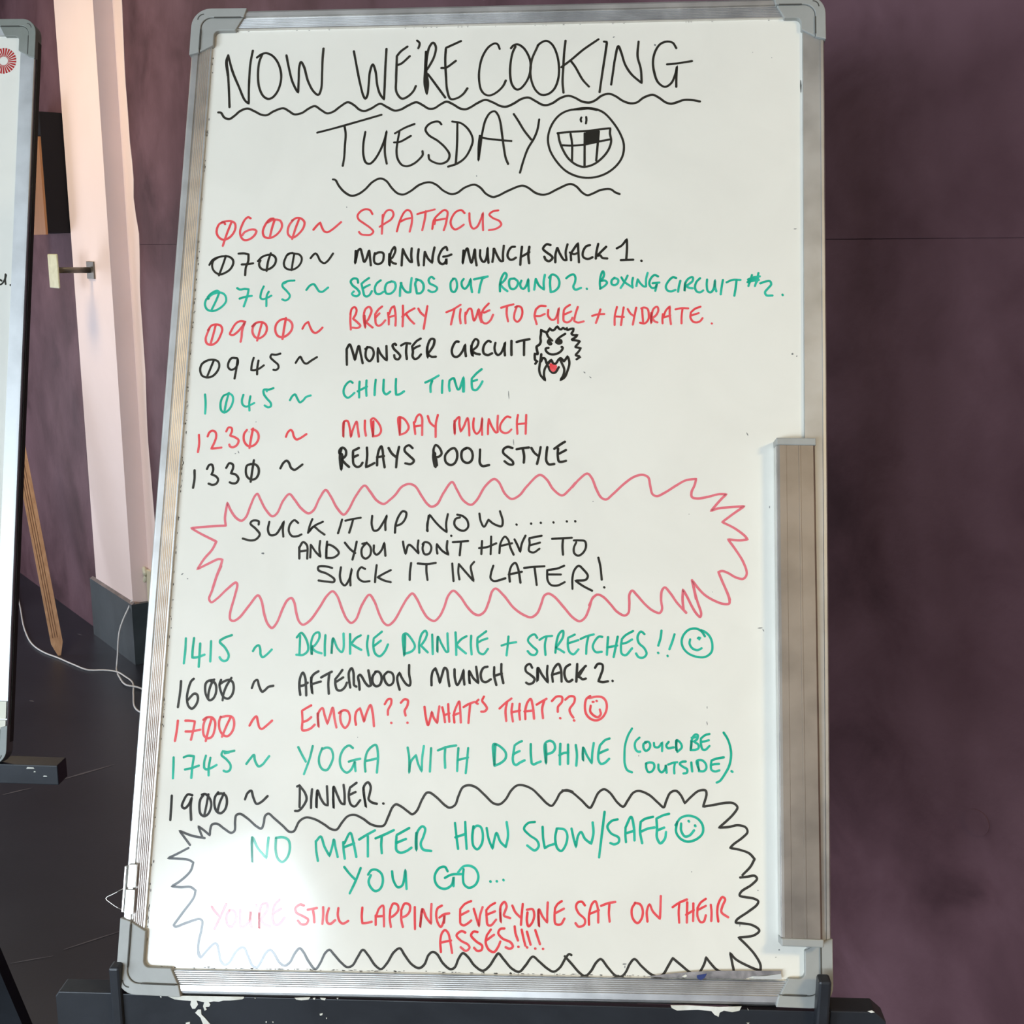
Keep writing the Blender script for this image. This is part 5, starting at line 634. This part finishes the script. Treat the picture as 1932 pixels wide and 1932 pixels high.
# ring emblem of radiating red bars
rc = Vector((-0.0492, 1.0313)); b = MB()
for k in range(26):
    a0 = 2*math.pi*k/26; a1 = a0+2*math.pi/26*.66; r0, r1 = (0.0065, 0.0194)
    b.poly([Vector((rc.x+r0*math.cos(a0), rc.y+r0*math.sin(a0), .0002)), Vector((rc.x+r1*math.cos(a0+.10), rc.y+r1*math.sin(a0+.10), .0002)), Vector((rc.x+r1*math.cos(a1+.10), rc.y+r1*math.sin(a1+.10), .0002)), Vector((rc.x+r0*math.cos(a1), rc.y+r0*math.sin(a1), .0002))])
em = obj('emblem', b.v, b.f, M['logo'], wb2, flip=False); em['label'] = 'red ring of radiating bars printed on the sheet'
write('handwriting', 'end of a black handwritten word with full stop', [('k', 26.0, '-448,7024 -436,7037 -409,7034 -382,7017;-329,7116 -333,7050 -367,6985 -399,6962 -446,6971;-319,7103 -331,7037 -320,6969;-248,6957 -245,6952;-197,3777 -190,3773')], wb2)
c2 = MB(); c2.box((-.0235, .0640, .0052), (.0215, 0, 0), (0, .0250, 0), (0, 0, .0015)); c2.box((-.0215, .0380, .0052), (.0195, 0, 0), (0, .0240, 0), (0, 0, .0015)); c2.build('hanger_clip', M['clip'], wb2)
e2 = empty('easel', 'black easel with a square ledge end under the left-edge whiteboard', 'easel', Matrix.Identity(4))
UH2 = Vector((U2.x, U2.y, 0)).normalized(); NH2 = Vector((UH2.y, -UH2.x, 0))
LP = Vector((-0.6532, 1.5817, 0.7761))           # top front right corner of the ledge
b = MB(); b.box(LP, -UH2*.74, -NH2*.030, ZZ*-.030); led2 = b.build('ledge', M['black'], e2); bevel(led2, .0012)
b = MB()
for (x, z, a, c_) in ((-.040, -.0045, .006, .0012), (-.019, -.0165, .003, .0008), (-.034, -.010, .0015, .0008)):
    q = LP+UH2*x+ZZ*z+NH2*.0003; b.prism([q-UH2*a-ZZ*c_, q+UH2*a-ZZ*c_*.6, q+UH2*a*.8+ZZ*c_, q-UH2*a*.7+ZZ*c_*1.3], (0, 0, 0), NH2*.0003)
b.build('bare_patch', M['chip'], led2)
for ux in (-.24, -.62):
    b = MB(); q = LP+UH2*ux-NH2*.012
    b.prism([q+UH2*-.02-ZZ*.03, q+UH2*.02-ZZ*.03, q+UH2*.02-NH2*.025-ZZ*.03, q-UH2*.02-NH2*.025-ZZ*.03], (0, 0, 0), Vector((0.0547, 0.2432, -0.7461)))
    b.build('leg', M['black'], e2)
    b = MB(); q = P2+U2*ux+V2*.01-N2*.0145
    b.box(q-U2*.02, U2*.04, V2*.80, -N2*.02); b.build('upright', M['black'], e2)

# ---------------------------------------------------------------- wooden easel leg behind the left board
e3 = empty('wooden_easel', 'plain pine easel standing behind the left whiteboard, one grooved leg showing', 'easel', Matrix.Identity(4))
def leg3(foot, top, w_=.042, t_=.022):
    foot, top = Vector(foot), Vector(top); ax = (top-foot).normalized(); sd = Vector((.92, .39, 0)); sd = (sd-ax*sd.dot(ax)).normalized(); fr = sd.cross(ax)
    if fr.y > 0: fr = -fr
    b = MB(); a = foot+ax*.05
    b.prism([a-sd*w_/2, a+sd*w_/2, a+sd*w_/2-fr*t_, a-sd*w_/2-fr*t_], (0, 0, 0), top-a)
    i = len(b.v); tip = foot
    for qv in [a-sd*w_/2, a+sd*w_/2, a+sd*w_/2-fr*t_, a-sd*w_/2-fr*t_]: b.v.append(qv)
    for qv in [tip-sd*.004, tip+sd*.006, tip+sd*.006-fr*t_*.6, tip-sd*.004-fr*t_*.6]: b.v.append(qv)
    for k in range(4): b.f.append([i+k, i+(k+1) % 4, i+4+(k+1) % 4, i+4+k])
    b.f.append([i+4, i+5, i+6, i+7]); lg = b.build('leg', M['wood'], e3)
    for off in (-.011, -.003, .005):
        g = MB(); q = a+sd*off+fr*.0003+ax*.02
        g.prism([q-sd*.0012, q+sd*.0012, q+sd*.0012+fr*.0004, q-sd*.0012+fr*.0004], (0, 0, 0), (top-a)*.95); g.build('groove', M['wood_groove'], lg)
    return ax
leg3((-1.7166,4.2609,0), (-1.9788,4.6234,0.9917))
leg3((-2.4666,4.1609,0), (-2.1388,4.5734,0.9917))


# ---------------------------------------------------------------- black speaker box on the wall beside the pilaster
sp = empty('wall_speaker', 'black box with an orange wooden front fixed high on the purple wall by the pilaster', 'speaker', Matrix.Identity(4))
b = MB(); b.box(WP(-.10, .0, 1.567), DS*.268, DN*.100, ZZ*.425); bevel(b.build('cabinet', M['speaker_black'], sp), .002)
b = MB(); b.prism([WP(-.10, .1002, 1.560), WP(.168, .1002, 1.560), WP(.168, .1002, 1.905), WP(-.10, .1002, 1.905)], (0, 0, 0), DN*.008); b.build('front_panel', M['wood_veneer'], sp)

# ---------------------------------------------------------------- steel wall bracket with cream pad on the pilaster
wbk = empty('wall_bracket', 'steel arm bracket with a cream end pad screwed to the pale pilaster', 'bracket', Matrix.Identity(4))
bs, bz = .376, 1.4345
b = MB(); b.box(WP(bs-.036, .0201, bz-.0305), DS*.074, DN*.006, ZZ*.061); bevel(b.build('base_plate', M['steel'], wbk), .001)
b = MB(); b.tube([WP(bs, .026, bz), WP(bs, .150, bz)], .0105, 14); b.build('arm', M['steel'], wbk, True)
b = MB(); b.box(WP(bs-.052, .150, bz-.062), DS*.104, DN*.006, ZZ*.118); bevel(b.build('pad', M['cream'], wbk), .004)

# ---------------------------------------------------------------- cable and its clip
def cable(pts, label):
    b = MB(); b.tube(catmull([Vector(p_) for p_ in pts], .02), .0032, 8); o = b.build('cable', M['cable'], None, True)
    o['label'] = label; o['category'] = 'cable'; return o
cable([(-2.2576,5.1743,.0035), (-2.1213,4.8876,.0035), (-1.9684,4.5602,.0035), (-1.8633,4.3767,.0035), (-1.7820,4.2843,.0035), (-1.7071,4.2250,.0035), (-1.6200,4.1501,.0035), (-1.5454,4.0943,.0035), (-1.4932,4.0950,.0035), (-1.4395,4.0790,.0035), (-1.3928,4.0300,.0035), (-1.3476,3.9715,.0035), (-1.3067,3.8534,.0035), (-1.2680,3.7416,.0035), (-1.2407,3.6996,.0035), (-1.2175,3.6814,.0035), (-1.1910,3.6633,.0035), (-1.1577,3.6456,.0035)], 'white cable running across the dark floor from behind the left whiteboard')
cable([(-1.3627,4.2185,0.3345), (-1.3782,4.2059,0.3074), (-1.3972,4.1934,0.2560), (-1.4133,4.1809,0.2168), (-1.4316,4.1683,0.1757), (-1.4436,4.1558,0.1388), (-1.4481,4.1433,0.0979), (-1.4491,4.1307,0.0510), (-1.4523,4.1181,0.0035), (-1.4083,4.0189,0.0035), (-1.3513,3.9242,0.0100), (-1.3131,3.9092,0.0100), (-1.2647,3.8842,0.0035), (-1.2219,3.8645,0.0035)], 'white cable dropping from the cream clip to the floor by the plinth')
hk = Vector((-1.3627, 4.2185, 0.3345))
ck = empty('cable_clip', 'cream ring clip on the pale wall edge beside the large whiteboard', 'clip', Matrix.Identity(4))
b = MB(); b.tube([hk+DS*(.022*math.cos(t*math.pi/8))*.7+ZZ*(.026*math.sin(t*math.pi/8)) for t in range(17)], .008, 8); b.build('ring', M['clip'], ck, True)
b = MB(); b.box(hk+DS*.012-DN*.0155-ZZ*.105, DS*.035, DN*.012, ZZ*.125); bevel(b.build('tail', M['clip'], ck), .003)
# pale scuffs scraped across the floor
fl_ = bpy.data.objects['floor']
for (a_, b_, w_) in (((-1.434,3.083),(-1.370,3.127),0.0040), ((-1.312,3.176),(-1.187,3.287),0.0060), ((-0.981,2.328),(-0.875,2.404),0.0030), ((-1.076,2.276),(-0.995,2.304),0.0020), ((-1.743,4.523),(-1.716,4.503),0.0040), ((-1.645,3.799),(-1.626,3.790),0.0050)):
    a_, b_ = Vector((*a_, .0004)), Vector((*b_, .0004)); q = (b_-a_).normalized(); n_ = Vector((-q.y, q.x, 0))*w_
    m_ = MB(); m_.prism([a_-n_*.3, a_+n_*.3, (a_+b_)/2+n_, b_+n_*.2, b_-n_*.2, (a_+b_)/2-n_*.6], (0, 0, 0), (0, 0, .0003)); m_.build('scuff', M['scratch'], fl_)
